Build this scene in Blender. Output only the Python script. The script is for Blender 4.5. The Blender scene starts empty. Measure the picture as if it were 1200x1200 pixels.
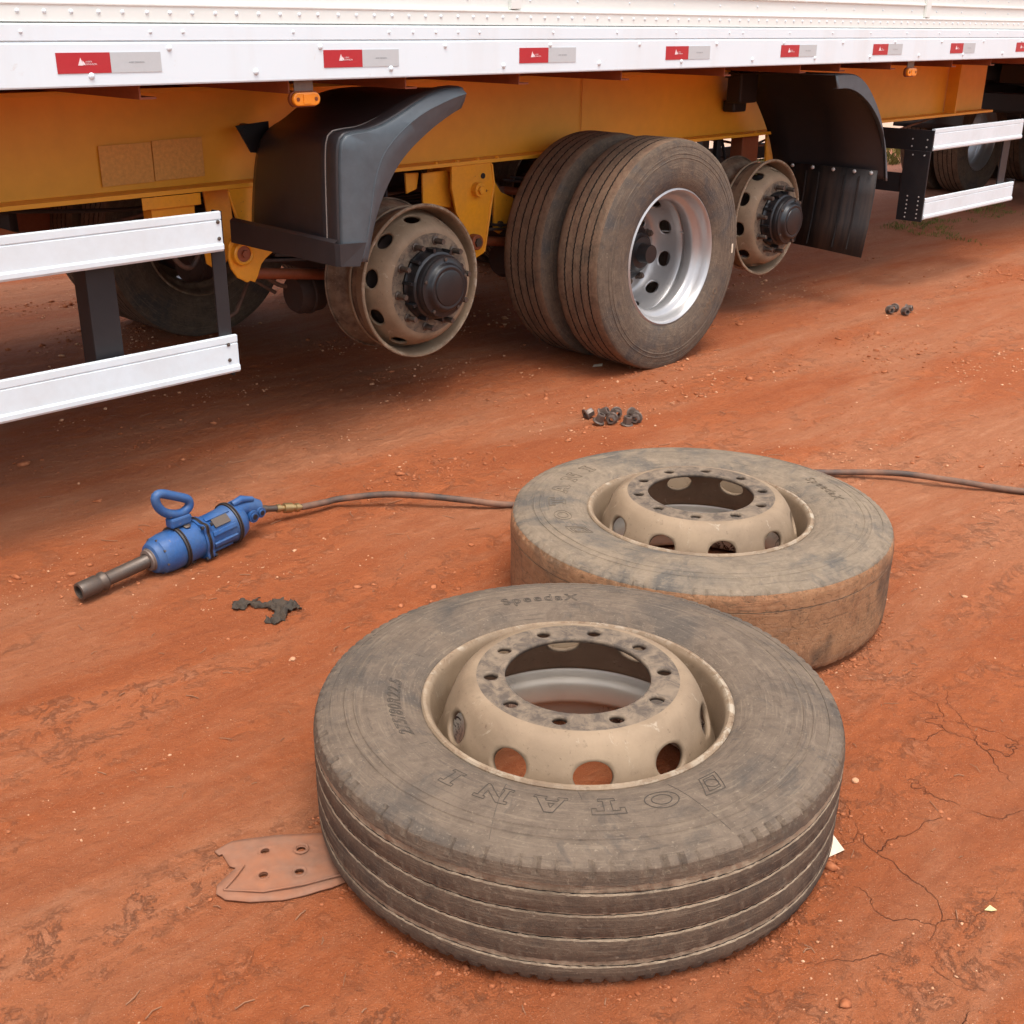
import bpy, bmesh, math, random
import numpy as np
from mathutils import Vector, Matrix
random.seed(7)
PI = math.pi
sc = bpy.context.scene
COL = sc.collection

# ------------------------------------------------------------------ camera, world, sun, exposure
cd = bpy.data.cameras.new('camera')
cam = bpy.data.objects.new('camera', cd)
COL.objects.link(cam)
sc.camera = cam
CAM_H, PITCH, ROLL, FPX = 1.45487, 0.39796, 0.009835, 1365.1
cp, sp = math.cos(PITCH), math.sin(PITCH)
fw = Vector((0, cp, -sp)); up0 = Vector((0, sp, cp)); rt0 = Vector((1, 0, 0))
rt = rt0 * math.cos(ROLL) + up0 * math.sin(ROLL)
up = up0 * math.cos(ROLL) - rt0 * math.sin(ROLL)
mw = Matrix.Identity(4)
for i in range(3):
    mw[i][0] = rt[i]; mw[i][1] = up[i]; mw[i][2] = -fw[i]
mw.translation = Vector((0, 0, CAM_H))
cam.matrix_world = mw
cd.sensor_fit = 'HORIZONTAL'; cd.sensor_width = 36; cd.lens = 36 * FPX / 1200
cd.clip_start = 0.05; cd.clip_end = 2000

SUN_EL, SUN_AZ = math.radians(72), math.radians(-68)     # azimuth measured from +X towards +Y
world = bpy.data.worlds.new('World'); sc.world = world; world.use_nodes = True
wn = world.node_tree.nodes; wl = world.node_tree.links
bg = wn['Background']; sky = wn.new('ShaderNodeTexSky'); sky.sky_type = 'NISHITA'
sky.sun_disc = False; sky.sun_elevation = SUN_EL; sky.sun_rotation = PI / 2 - SUN_AZ
sky.dust_density = 4.0; sky.air_density = 1.0; sky.ozone_density = 1.0
hs = wn.new('ShaderNodeHueSaturation'); hs.inputs['Saturation'].default_value = 0.5
wl.new(sky.outputs[0], hs.inputs['Color']); wl.new(hs.outputs[0], bg.inputs['Color'])
bg.inputs['Strength'].default_value = 0.15
sd = bpy.data.lights.new('sun', 'SUN'); sd.energy = 0.75; sd.angle = math.radians(24); sd.color = (1.0, 0.975, 0.94)
sun = bpy.data.objects.new('sun', sd); COL.objects.link(sun)
sun.rotation_euler = Vector((math.cos(SUN_EL) * math.cos(SUN_AZ), math.cos(SUN_EL) * math.sin(SUN_AZ), math.sin(SUN_EL))).to_track_quat('Z', 'Y').to_euler()
sc.view_settings.view_transform = 'Standard'; sc.view_settings.look = 'None'
sc.view_settings.gamma = 1; sc.view_settings.use_curve_mapping = False
sc.view_settings.exposure = 1.16

# ------------------------------------------------------------------ materials
def lin(r, g, b):
    f = lambda c: (c / 255 / 12.92) if c / 255 <= 0.04045 else ((c / 255 + 0.055) / 1.055) ** 2.4
    return (f(r), f(g), f(b), 1)

class NT:
    def __init__(s, name):
        s.m = bpy.data.materials.new(name); s.m.use_nodes = True
        s.n = s.m.node_tree.nodes; s.l = s.m.node_tree.links
        s.b = s.n['Principled BSDF']; s.tc = s.n.new('ShaderNodeTexCoord')
        s.co = s.tc.outputs['Object']
    def lk(s, a, b): s.l.new(a, b)
    def noise(s, scale, detail=5, rough=0.6, dist=0, vec=None, out=0):
        t = s.n.new('ShaderNodeTexNoise'); t.inputs['Scale'].default_value = scale
        t.inputs['Detail'].default_value = detail; t.inputs['Roughness'].default_value = rough
        t.inputs['Distortion'].default_value = dist
        s.lk(vec or s.co, t.inputs['Vector']); return t.outputs[out]
    def vor(s, scale, feat='F1', vec=None, rand=1.0):
        t = s.n.new('ShaderNodeTexVoronoi'); t.feature = feat; t.inputs['Scale'].default_value = scale
        t.inputs['Randomness'].default_value = rand
        s.lk(vec or s.co, t.inputs['Vector']); return t.outputs['Distance']
    def ramp(s, fac, stops):
        r = s.n.new('ShaderNodeValToRGB'); e = r.color_ramp.elements
        while len(e) > 1: e.remove(e[-1])
        e[0].position = stops[0][0]; c = stops[0][1]; e[0].color = c if isinstance(c, tuple) else (c, c, c, 1)
        for p, c in stops[1:]:
            x = e.new(p); x.color = c if isinstance(c, tuple) else (c, c, c, 1)
        s.lk(fac, r.inputs[0]); return r.outputs[0]
    def mix(s, fac, a, b, mode='MIX'):
        m = s.n.new('ShaderNodeMix'); m.data_type = 'RGBA'; m.blend_type = mode
        if isinstance(fac, (int, float)): m.inputs[0].default_value = fac
        else: s.lk(fac, m.inputs[0])
        for v, i in ((a, 6), (b, 7)):
            if isinstance(v, tuple): m.inputs[i].default_value = v
            else: s.lk(v, m.inputs[i])
        return m.outputs[2]
    def math(s, op, a, b=0.0, clamp=False):
        m = s.n.new('ShaderNodeMath'); m.operation = op; m.use_clamp = clamp
        for v, i in ((a, 0), (b, 1)):
            if isinstance(v, (int, float)): m.inputs[i].default_value = v
            else: s.lk(v, m.inputs[i])
        return m.outputs[0]
    def mapv(s, scale=(1, 1, 1), rot=(0, 0, 0)):
        m = s.n.new('ShaderNodeMapping'); m.inputs['Scale'].default_value = scale; m.inputs['Rotation'].default_value = rot
        s.lk(s.co, m.inputs['Vector']); return m.outputs[0]
    def sep(s, vec=None):
        x = s.n.new('ShaderNodeSeparateXYZ'); s.lk(vec or s.co, x.inputs[0]); return x.outputs
    def up(s):
        g = s.n.new('ShaderNodeNewGeometry'); x = s.n.new('ShaderNodeSeparateXYZ'); s.lk(g.outputs['Normal'], x.inputs[0]); return x.outputs[2]
    def bump(s, h, strength=0.3, dist=0.01, prev=None):
        b = s.n.new('ShaderNodeBump'); b.inputs['Strength'].default_value = strength; b.inputs['Distance'].default_value = dist
        s.lk(h, b.inputs['Height'])
        if prev is not None: s.lk(prev, b.inputs['Normal'])
        s.lk(b.outputs[0], s.b.inputs['Normal']); return b.outputs[0]
    def done(s, col=None, rough=None, metal=None, spec=None):
        for v, k in ((col, 'Base Color'), (rough, 'Roughness'), (metal, 'Metallic'), (spec, 'Specular IOR Level')):
            if v is None: continue
            if isinstance(v, (int, float)) or isinstance(v, tuple): s.b.inputs[k].default_value = v
            else: s.lk(v, s.b.inputs[k])
        return s.m

DUST = lin(168, 128, 98)
RED = lin(150, 80, 52)

def paint(name, col, rough=0.4, dust=0.25, dustcol=DUST, scale=6, bump=0.05, metal=0.0, chips=None, var=0.12, spec=None):
    t = NT(name)
    n1 = t.noise(scale, 6, 0.65); n2 = t.noise(scale * 9, 4, 0.6)
    dark = tuple(c * (1 - var * 2) for c in col[:3]) + (1,)
    c = t.mix(t.ramp(n2, [(0.3, 0.0), (0.7, 1.0)]), dark, col)
    k = t.ramp(n1, [(0.35, 0.0), (0.75, 1.0)])
    c = t.mix(t.math('MULTIPLY', k, dust), c, dustcol)
    if chips:
        n3 = t.noise(scale * 5, 6, 0.7, 0.4)
        c = t.mix(t.ramp(n3, [(0.66, 0.0), (0.69, 1.0)]), c, chips)
    r = t.math('ADD', t.math('MULTIPLY', k, 0.35 * dust + 0.08), rough)
    t.bump(n2, bump, 0.002)
    return t.done(c, r, metal, spec)

def m_tyre(name, a, b, c3, patch, seed, rough=0.85, reddish=0.0, streak=False, mud=0):
    t = NT(name)
    mp = t.n.new('ShaderNodeMapping'); mp.inputs['Location'].default_value = (seed, seed * 2.1, seed * .7); t.lk(t.tc.outputs['Object'], mp.inputs[0]); t.co = mp.outputs[0]
    n1 = t.noise(4.5, 6, 0.62, 0.6); n2 = t.noise(26, 6, 0.7, 0.8); n3 = t.noise(140, 4, 0.7)
    c = t.mix(t.ramp(n2, [(0.33, 0.0), (0.68, 1.0)]), a, b)
    c = t.mix(t.ramp(n1, [(0.50, 0.0), (0.64, patch)]), c, c3)
    sp_ = t.ramp(n3, [(0.60, 0.0), (0.76, 0.5)])
    c = t.mix(sp_, c, lin(176, 158, 134))
    n5 = t.noise(62, 3, 0.6)
    c = t.mix(t.ramp(n5, [(0.62, 0.0), (0.75, 0.35)]), c, lin(70, 64, 58))
    if reddish: c = t.mix(t.ramp(t.noise(3.1, 5, 0.6), [(0.4, 0.0), (0.7, reddish)]), c, lin(165, 105, 72))
    n6 = t.noise(9, 8, 0.75, 1.6); c = t.mix(t.ramp(n6, [(0.52, 0.0), (0.60, 0.45)]), c, b); c = t.mix(t.ramp(n6, [(0.36, 0.5), (0.44, 0.0)]), c, c3)
    h = t.math('ADD', t.math('MULTIPLY', n2, 1.0), t.math('MULTIPLY', n3, 0.6))
    h = t.math('ADD', h, t.math('MULTIPLY', n6, 1.2))
    X_ = t.sep(t.tc.outputs['Object']); rr_ = t.math('SQRT', t.math('ADD', t.math('MULTIPLY', X_[0], X_[0]), t.math('MULTIPLY', X_[1], X_[1]))); an_ = t.math('ARCTAN2', X_[1], X_[0])
    cv = t.n.new('ShaderNodeCombineXYZ'); t.lk(t.math('MULTIPLY', rr_, 9.0), cv.inputs[0]); t.lk(t.math('MULTIPLY', an_, 0.22), cv.inputs[1]); t.lk(t.math('MULTIPLY', X_[2], 9.0), cv.inputs[2])
    n8 = t.noise(16, 7, 0.75, 0.2, cv.outputs[0]); c = t.mix(t.ramp(n8, [(0.54, 0.0), (0.68, 0.40)]), c, lin(146, 128, 107)); c = t.mix(t.ramp(n8, [(0.32, 0.6), (0.44, 0.0)]), c, lin(58, 52, 47))
    h = t.math('ADD', h, t.math('MULTIPLY', n8, 0.8))
    if mud:
        n7 = t.noise(38, 9, 0.8, 2.0); c = t.mix(t.ramp(n7, [(0.36, 0.75), (0.45, 0.0)]), c, lin(62, 50, 40)); h = t.math('ADD', h, t.math('MULTIPLY', n7, 2.5))
    t.bump(h, 0.6, 0.005)
    return t.done(c, rough, 0, 0.3)

MAT = {}
MAT['side1'] = m_tyre('dusty rubber sidewall', lin(92, 78, 65), lin(114, 98, 82), lin(70, 65, 60), 0.6, 1)
MAT['tread1'] = m_tyre('worn dark tread rubber', lin(78, 63, 51), lin(100, 82, 66), lin(64, 56, 49), 0.8, 2, streak=True)
MAT['groove1'] = m_tyre('dust packed tread groove', lin(134, 117, 96), lin(172, 153, 128), lin(100, 86, 70), 0.7, 3)
MAT['groove2'] = m_tyre('clay filled groove', lin(92, 70, 52), lin(120, 92, 70), lin(150, 118, 90), 0.7, 12)
MAT['side2'] = m_tyre('pale muddy sidewall rubber', lin(110, 96, 80), lin(136, 119, 99), lin(82, 78, 73), 0.8, 9)
MAT['tread2'] = m_tyre('clay smeared bald tread', lin(136, 97, 66), lin(166, 124, 88), lin(86, 70, 55), 0.95, 5, reddish=0.35, mud=1)
MAT['side3'] = m_tyre('dark mounted sidewall rubber', lin(84, 71, 60), lin(108, 92, 76), lin(70, 67, 65), 0.8, 6)
MAT['tread3'] = m_tyre('brown road tread rubber', lin(96, 76, 60), lin(126, 102, 81), lin(76, 64, 53), 0.7, 7, reddish=0.15)
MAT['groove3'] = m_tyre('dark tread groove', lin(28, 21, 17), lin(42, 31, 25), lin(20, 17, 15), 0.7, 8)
MAT['white0'] = paint('white painted aluminium', (0.80, 0.80, 0.79, 1), 0.34, 0.10, lin(200, 196, 188), 1.3, 0.02, var=0.01)
def m_white(name, base, grime, k):
    t = NT(name)
    n1 = t.noise(1.2, 5, 0.6, 0, t.mapv((5, 5, 0.6))); n2 = t.noise(22, 6, 0.7, 0.5); n3 = t.noise(3, 4, 0.6)
    c = t.mix(t.math('MULTIPLY', t.ramp(n1, [(0.50, 0.0), (0.75, 1.0)]), k), base, grime)
    c = t.mix(t.math('MULTIPLY', t.ramp(n2, [(0.64, 0.0), (0.72, 1.0)]), k * 1.2), c, grime)
    t.bump(n3, 0.12, 0.01)
    return t.done(c, t.ramp(n3, [(0.3, 0.28), (0.7, 0.42)]), 0)
MAT['white'] = m_white('white painted aluminium rail', (0.70, 0.775, 0.80, 1), lin(190, 174, 156), 0.18)
MAT['cream'] = paint('off white ribbed panel paint', (0.74, 0.77, 0.72, 1), 0.4, 0.12, lin(200, 190, 170), 1.5, 0.02, var=0.01)
MAT['guardwhite'] = paint('scuffed white guard rail', (0.69, 0.76, 0.785, 1), 0.36, 0.40, lin(186, 180, 172), 5, 0.05, var=0.02)
MAT['yellow'] = paint('yellow ochre chassis paint', lin(238, 166, 46), 0.40, 0.20, lin(200, 126, 58), 1.6, 0.06, chips=None, var=0.04)
MAT['yellow2'] = paint('chipped yellow bracket paint', lin(240, 162, 34), 0.36, 0.30, lin(186, 120, 62), 8, 0.10, chips=lin(120, 66, 36), var=0.05)
MAT['rustbrown'] = paint('rust brown joist paint', lin(142, 72, 40), 0.55, 0.4, lin(164, 100, 66), 6, 0.08)
MAT['patch'] = paint('dusty sticker patch', lin(232, 166, 84), 0.65, 0.35, lin(214, 146, 78), 9, 0.1)
MAT['black'] = paint('satin black steel', (0.012, 0.012, 0.014, 1), 0.45, 0.08, lin(96, 66, 50), 4, 0.05)
MAT['plastic'] = paint('black moulded plastic', (0.022, 0.023, 0.026, 1), 0.33, 0.22, lin(104, 74, 58), 2.5, 0.05)
MAT['plastic_sky'] = paint('black plastic tinted by sky', (0.066, 0.084, 0.096, 1), 0.40, 0.12, lin(120, 104, 94), 3, 0.03)  # blue-grey of the reflected sky put into the black plastic's colour
MAT['edge'] = paint('pale plastic seam edge', lin(150, 142, 134), 0.5, 0.2)  # pale tone for the thin seam line
MAT['hub'] = paint('greasy black hub', (0.010, 0.011, 0.013, 1), 0.32, 0.10, lin(96, 74, 60), 14, 0.12)
MAT['drum'] = paint('grimy brake drum', lin(58, 46, 40), 0.7, 0.6, lin(92, 62, 48), 6, 0.2)
MAT['steel'] = paint('worn grey steel', lin(96, 86, 78), 0.42, 0.35, lin(120, 92, 72), 30, 0.2, metal=0.6)
MAT['nut'] = paint('oily dark nut steel', lin(112, 99, 90), 0.45, 0.4, lin(120, 86, 66), 60, 0.2, metal=0.5)
MAT['silver'] = paint('silver wheel paint', lin(176, 174, 172), 0.30, 0.18, lin(160, 140, 124), 6, 0.04, metal=0.55, var=0.02)
MAT['chrome'] = paint('bright rivet', lin(205, 203, 198), 0.3, 0.1, metal=0.3)
MAT['blue'] = paint('blue enamel paint', lin(32, 82, 140), 0.40, 0.5, lin(84, 100, 116), 14, 0.3, chips=lin(128, 112, 100), var=0.12)
MAT['gasket'] = paint('black gasket', (0.012, 0.012, 0.013, 1), 0.5, 0.1)
MAT['brass'] = paint('dull brass fitting', lin(176, 150, 104), 0.38, 0.3, lin(150, 100, 70), 40, 0.1, metal=0.8)
MAT['hose'] = paint('dusty black rubber hose', lin(62, 53, 47), 0.6, 1.0, lin(140, 102, 80), 9, 0.25)
MAT['tape_red'] = paint('red reflective tape', lin(176, 34, 44), 0.32, 0.06, var=0.03)
MAT['tape_grey'] = paint('silver grey reflective tape', lin(186, 190, 190), 0.35, 0.05, var=0.02)
MAT['print_white'] = paint('white print', lin(238, 220, 218), 0.5, 0.0)
MAT['print_grey'] = paint('grey print', lin(120, 124, 126), 0.5, 0.0)
MAT['zinc'] = paint('zinc bracket', lin(120, 112, 106), 0.45, 0.3, metal=0.4)
MAT['rag'] = paint('oily dark rag', lin(58, 50, 41), 0.8, 0.5, lin(98, 76, 56), 30, 0.4)
MAT['paper'] = paint('cream paper scrap', lin(232, 214, 186), 0.8, 0.2)
MAT['leaf'] = paint('dry pale leaf', lin(226, 214, 150), 0.7, 0.2)
MAT['twig'] = paint('dry twig', lin(140, 92, 62), 0.8, 0.5)
MAT['mudcake'] = paint('pale red clay', lin(176, 110, 74), 0.95, 0.5, lin(154, 86, 50), 20, 0.4)

def m_amber():
    t = NT('amber lamp lens')
    t.bump(t.vor(260), 0.3, 0.002)
    t.b.inputs['Coat Weight'].default_value = 0.6
    return t.done(lin(238, 140, 30), 0.18, 0)
MAT['amber'] = m_amber()
MAT['lampdark'] = paint('dark amber lamp bulb', lin(128, 60, 22), 0.3, 0.1)

def m_rim():
    t = NT('dusty beige wheel paint')
    n1 = t.noise(7, 6, 0.62, 0.4); n2 = t.noise(45, 5, 0.65)
    c = t.mix(t.ramp(n1, [(0.32, 0.0), (0.7, 1.0)]), lin(121, 101, 80), lin(149, 127, 102))
    c = t.mix(t.ramp(n2, [(0.62, 0.0), (0.72, 0.55)]), c, lin(98, 80, 64))
    n3 = t.noise(16, 8, 0.8, 1.0); c = t.mix(t.ramp(n3, [(0.60, 0.0), (0.66, 0.7)]), c, lin(166, 150, 128)); c = t.mix(t.ramp(n3, [(0.30, 0.6), (0.36, 0.0)]), c, lin(94, 66, 48))
    X_ = t.sep(); rr_ = t.math('SQRT', t.math('ADD', t.math('MULTIPLY', X_[0], X_[0]), t.math('MULTIPLY', X_[1], X_[1])))
    lip = t.math('MULTIPLY', t.ramp(rr_, [(0.286, 0.0), (0.291, 1.0)]), t.ramp(t.noise(5, 3, .5), [(0.42, 0.15), (0.62, 0.9)])); n9 = t.noise(30, 6, 0.75, 0.5)
    c = t.mix(t.math('MULTIPLY', lip, t.ramp(n9, [(0.50, 0.0), (0.56, 1.0)])), c, lin(172, 158, 138))
    c = t.mix(t.math('MULTIPLY', lip, t.ramp(n9, [(0.38, 0.9), (0.44, 0.0)])), c, lin(92, 62, 44))
    c = t.mix(t.ramp(t.noise(90, 5, 0.7), [(0.64, 0.0), (0.70, 0.7)]), c, lin(92, 70, 54))
    t.bump(n3, 0.3, 0.004)
    return t.done(c, t.ramp(n1, [(0.3, 0.55), (0.7, 0.75)]), 0.0, 0.3)
MAT['rim'] = m_rim()
def m_hubface():
    t = NT('grimy bolt face')
    n1 = t.noise(28, 7, 0.72, 0.6); n2 = t.noise(150, 4, 0.6)
    c = t.mix(t.ramp(n1, [(0.40, 0.0), (0.60, 1.0)]), lin(80, 68, 57), lin(124, 106, 86))
    c = t.mix(t.ramp(n2, [(0.62, 0.0), (0.7, 0.6)]), c, lin(88, 78, 70))
    t.bump(n1, 0.35, 0.003)
    return t.done(c, 0.75, 0)
MAT['hubface'] = m_hubface()
MAT['rimrust'] = paint('rust streaked rim barrel', lin(134, 112, 90), 0.55, 1.0, lin(64, 42, 31), 14, 0.3, chips=lin(196, 184, 166))
def m_rimwell():
    t = NT('bare silver inner rim with rust')
    z = t.sep()[2]
    n1 = t.noise(60, 6, 0.75, 1.2, t.mapv((1, 1, 0.35))); n2 = t.noise(5, 4)
    c = t.mix(t.ramp(n2, [(0.4, 0.0), (0.7, 0.6)]), lin(226, 212, 190), lin(184, 162, 134))
    msk = t.math('MULTIPLY', t.ramp(n1, [(0.50, 0.0), (0.54, 1.0)]), t.ramp(t.noise(5, 3, .5), [(0.46, 0.0), (0.56, 1.0)]))
    c = t.mix(msk, c, lin(66, 36, 26))
    return t.done(c, 0.36, 0.25)
MAT['rimwell'] = m_rimwell()

def m_flap():
    t = NT('muddy rubber flap')
    n1 = t.noise(3, 5, 0.6, 0, t.mapv((1, 9, 0.7))); n2 = t.noise(14, 6, 0.7)
    c = t.mix(t.ramp(n1, [(0.42, 0.0), (0.66, 0.9)]), lin(22, 18, 16), lin(62, 47, 38))
    c = t.mix(t.ramp(n2, [(0.5, 0.0), (0.8, 0.4)]), c, lin(60, 44, 36))
    t.bump(n2, 0.2, 0.004)
    return t.done(c, 0.6, 0)
MAT['flap'] = m_flap()

def m_ground():
    t = NT('red clay ground')
    trk = t.mapv((1, 1, 1), (0, 0, -0.75)); m2 = t.n.new('ShaderNodeMapping'); m2.inputs['Scale'].default_value = (0.22, 1.0, 1); t.lk(trk, m2.inputs[0]); tv = m2.outputs[0]
    big = t.noise(1.7, 7, 0.62, 0.5, tv); mid = t.noise(5.0, 8, 0.68, 0.8, tv); wide = t.noise(0.6, 4, 0.5)
    fine = t.noise(34, 8, 0.72, 0.3); vfine = t.noise(210, 5, 0.7); scr = t.noise(26, 6, 0.7, 0.2, tv)
    orange = lin(168, 92, 51); deep = lin(146, 76, 40); pale = lin(182, 124, 90); tan = lin(163, 105, 72)
    c = t.mix(t.ramp(mid, [(0.34, 0.0), (0.66, 1.0)]), deep, orange)
    c = t.mix(t.ramp(big, [(0.45, 0.0), (0.58, 0.75)]), c, tan)
    c = t.mix(t.math('MULTIPLY', t.ramp(scr, [(0.50, 0.0), (0.72, 1.0)]), t.ramp(big, [(0.46, 0.0), (0.62, 0.8)])), c, pale)
    c = t.mix(t.ramp(fine, [(0.55, 0.0), (0.78, 0.55)]), c, lin(176, 112, 76))  # clay tones follow the bump: cavity shading put into the colour
    c = t.mix(t.ramp(fine, [(0.22, 0.6), (0.42, 0.0)]), c, lin(118, 62, 42))
    c = t.mix(t.ramp(vfine, [(0.62, 0.0), (0.78, 0.45)]), c, lin(200, 150, 120))
    c = t.mix(t.ramp(vfine, [(0.24, 0.45), (0.38, 0.0)]), c, lin(108, 58, 42))
    cr = t.noise(13, 9, 0.78, 0.5); crm = t.math('MULTIPLY', t.ramp(cr, [(0.53, 0.0), (0.57, 1.0)]), t.ramp(mid, [(0.46, 0.0), (0.60, 1.0)]))
    c = t.mix(t.math('MULTIPLY', crm, 0.28), c, lin(178, 122, 90))
    spk = t.noise(420, 3, 0.6); c = t.mix(t.ramp(spk, [(0.63, 0.0), (0.70, 0.7)]), c, lin(206, 164, 134)); c = t.mix(t.ramp(spk, [(0.30, 0.7), (0.37, 0.0)]), c, lin(84, 44, 32))
    # paler tone with distance
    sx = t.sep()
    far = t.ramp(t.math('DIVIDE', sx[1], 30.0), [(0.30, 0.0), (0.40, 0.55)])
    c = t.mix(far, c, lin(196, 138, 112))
    # cracks
    w = t.n.new('ShaderNodeVectorMath'); w.operation = 'ADD'; nz = t.n.new('ShaderNodeTexNoise'); nz.inputs['Scale'].default_value = 7; nz.inputs['Detail'].default_value = 5
    t.lk(t.co, nz.inputs['Vector']); sc_ = t.n.new('ShaderNodeVectorMath'); sc_.operation = 'SCALE'; sc_.inputs[3].default_value = 0.16
    t.lk(nz.outputs['Color'], sc_.inputs[0]); t.lk(t.co, w.inputs[0]); t.lk(sc_.outputs[0], w.inputs[1])
    vd = t.vor(4.2, 'DISTANCE_TO_EDGE', w.outputs[0])
    crack = t.math('MULTIPLY', t.ramp(vd, [(0.001, 1.0), (0.0055, 0.0)]), t.ramp(t.noise(2.3, 4, 0.6), [(0.50, 0.0), (0.56, 1.0)]))
    crack = t.math('MULTIPLY', crack, t.ramp(t.math('DIVIDE', t.sep()[1], 4.0), [(0.55, 1.0), (0.62, 0.0)]))
    crack = t.math('MULTIPLY', crack, t.ramp(t.sep()[0], [(0.45, 0.0), (0.6, 1.0)]))
    c = t.mix(t.math('MULTIPLY', crack, t.ramp(fine, [(0.40, 0.05), (0.60, 0.55)])), c, lin(92, 46, 28))
    h = t.math('ADD', t.math('MULTIPLY', fine, 1.0), t.math('MULTIPLY', vfine, 0.30))
    h = t.math('SUBTRACT', h, t.math('MULTIPLY', crack, 0.6))
    h = t.math('ADD', h, t.math('MULTIPLY', scr, 0.5))
    h = t.math('ADD', h, t.math('MULTIPLY', crm, 0.22))
    t.bump(h, 1.0, 0.016)
    return t.done(c, 0.93, 0, 0.25)
MAT['ground'] = m_ground()

def m_pebble(name, a, b, s):
    t = NT(name)
    n = t.noise(s, 2, 0.5); n2 = t.noise(300, 4)
    c = t.mix(t.ramp(n, [(0.35, 0.0), (0.65, 1.0)]), a, b)
    t.bump(n2, 0.4, 0.002)
    return t.done(c, 0.92, 0, 0.2)
MAT['pebble'] = m_pebble('clay crumbs', lin(142, 78, 46), lin(176, 110, 74), 45)
MAT['pebble2'] = m_pebble('pale grit', lin(178, 122, 86), lin(208, 160, 124), 45)
MAT['grass'] = m_pebble('dry green grass', lin(92, 96, 48), lin(140, 128, 70), 8)
MAT['plate'] = paint('clay coated brown metal', lin(132, 98, 78), 0.7, 0.9, lin(164, 98, 62), 6, 0.2)
MAT['road'] = paint('pale dirt road', lin(196, 160, 134), 0.9, 0.5, lin(206, 160, 130), 3, 0.2)

# ------------------------------------------------------------------ mesh helpers
class MB:
    def __init__(s): s.v = []; s.f = []; s.m = []
    def add(s, vs, fs, mi=0):
        o = len(s.v); s.v.extend([tuple(p) for p in vs])
        for f in fs: s.f.append(tuple(i + o for i in f)); s.m.append(mi)
        return s
    def box(s, x0, x1, y0, y1, z0, z1, mi=0):
        vs = [(x, y, z) for z in (z0, z1) for y in (y0, y1) for x in (x0, x1)]
        return s.add(vs, [(0, 2, 3, 1), (4, 5, 7, 6), (0, 1, 5, 4), (2, 6, 7, 3), (0, 4, 6, 2), (1, 3, 7, 5)], mi)
    def prism(s, poly, y0, y1, mi=0):
        "poly in (x,z), extruded along y"
        n = len(poly); vs = [(x, y0, z) for x, z in poly] + [(x, y1, z) for x, z in poly]
        fs = [tuple(range(n)), tuple(range(2 * n - 1, n - 1, -1))] + [(i, i + n, (i + 1) % n + n, (i + 1) % n) for i in range(n)]
        return s.add(vs, fs, mi)
    def revolve(s, prof, n=96, M=None, mi=0, cap0=False, cap1=False):
        "prof [(r,z[,mat])] round local z"
        vs = []; fs = []; ms = []
        k = len(prof)
        for i in range(n):
            a = 2 * PI * i / n; ca, sa = math.cos(a), math.sin(a)
            for p in prof: vs.append((p[0] * ca, p[0] * sa, p[1]))
        for i in range(n):
            j = (i + 1) % n
            for q in range(k - 1): fs.append((i * k + q, j * k + q, j * k + q + 1, i * k + q + 1)); ms.append(prof[q][2] if len(prof[q]) > 2 else mi)
        if cap0: fs.append(tuple(i * k for i in range(n))[::-1]); ms.append(mi)
        if cap1: fs.append(tuple(i * k + k - 1 for i in range(n))); ms.append(mi)
        if M is not None: vs = [tuple(M @ Vector(p)) for p in vs]
        o = len(s.v); s.v.extend(vs)
        for f, m_ in zip(fs, ms): s.f.append(tuple(i + o for i in f)); s.m.append(m_)
        return s
    def cyl(s, p0, p1, r0, r1=None, n=20, mi=0):
        p0 = Vector(p0); p1 = Vector(p1); d = p1 - p0; L = d.length
        M = Matrix.Translation(p0) @ d.to_track_quat('Z', 'Y').to_matrix().to_4x4()
        return s.revolve([(r0, 0), (r0 if r1 is None else r1, L)], n, M, mi, True, True)
    def tube(s, pts, r, n=8, mi=0, closed=False):
        P = [Vector(p) for p in pts]; N = len(P); vs = []; fs = []
        prev = None
        for i, p in enumerate(P):
            a = P[(i - 1) % N] if (closed or i > 0) else p; b = P[(i + 1) % N] if (closed or i < N - 1) else p
            t = (b - a).normalized()
            if prev is None:
                prev = t.orthogonal().normalized()
            nrm = (prev - t * prev.dot(t)).normalized(); bn = t.cross(nrm); prev = nrm
            rr = r[i] if isinstance(r, (list, tuple)) else r
            for k in range(n):
                th = 2 * PI * k / n; vs.append(p + nrm * (rr * math.cos(th)) + bn * (rr * math.sin(th)))
        for i in range(N if closed else N - 1):
            j = (i + 1) % N
            for k in range(n): fs.append((i * n + k, i * n + (k + 1) % n, j * n + (k + 1) % n, j * n + k))
        if not closed: fs.append(tuple(range(n))[::-1]); fs.append(tuple((N - 1) * n + k for k in range(n)))
        return s.add(vs, fs, mi)
    def mesh(s, name, mats, smooth=False, merge=False):
        me = bpy.data.meshes.new(name); me.from_pydata(s.v, [], s.f)
        for m in mats: me.materials.append(MAT[m] if isinstance(m, str) else m)
        if len(mats) > 1: me.polygons.foreach_set('material_index', s.m)
        bm = bmesh.new(); bm.from_mesh(me)
        if merge: bmesh.ops.remove_doubles(bm, verts=bm.verts, dist=1e-5)
        bmesh.ops.recalc_face_normals(bm, faces=bm.faces)
        if smooth:
            for f in bm.faces: f.smooth = True
            for e in bm.edges:
                if len(e.link_faces) == 2 and e.calc_face_angle(0) > math.radians(38): e.smooth = False
        bm.to_mesh(me); bm.free(); return me
    def build(s, name, mats, parent=None, smooth=False, bevel=0, loc=None, rot=None, solid=0, merge=False, soff=0):
        if isinstance(mats, str): mats = [mats]
        return obj(name, s.mesh(name, mats, smooth, merge), parent, bevel, loc, rot, solid, soff)

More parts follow.
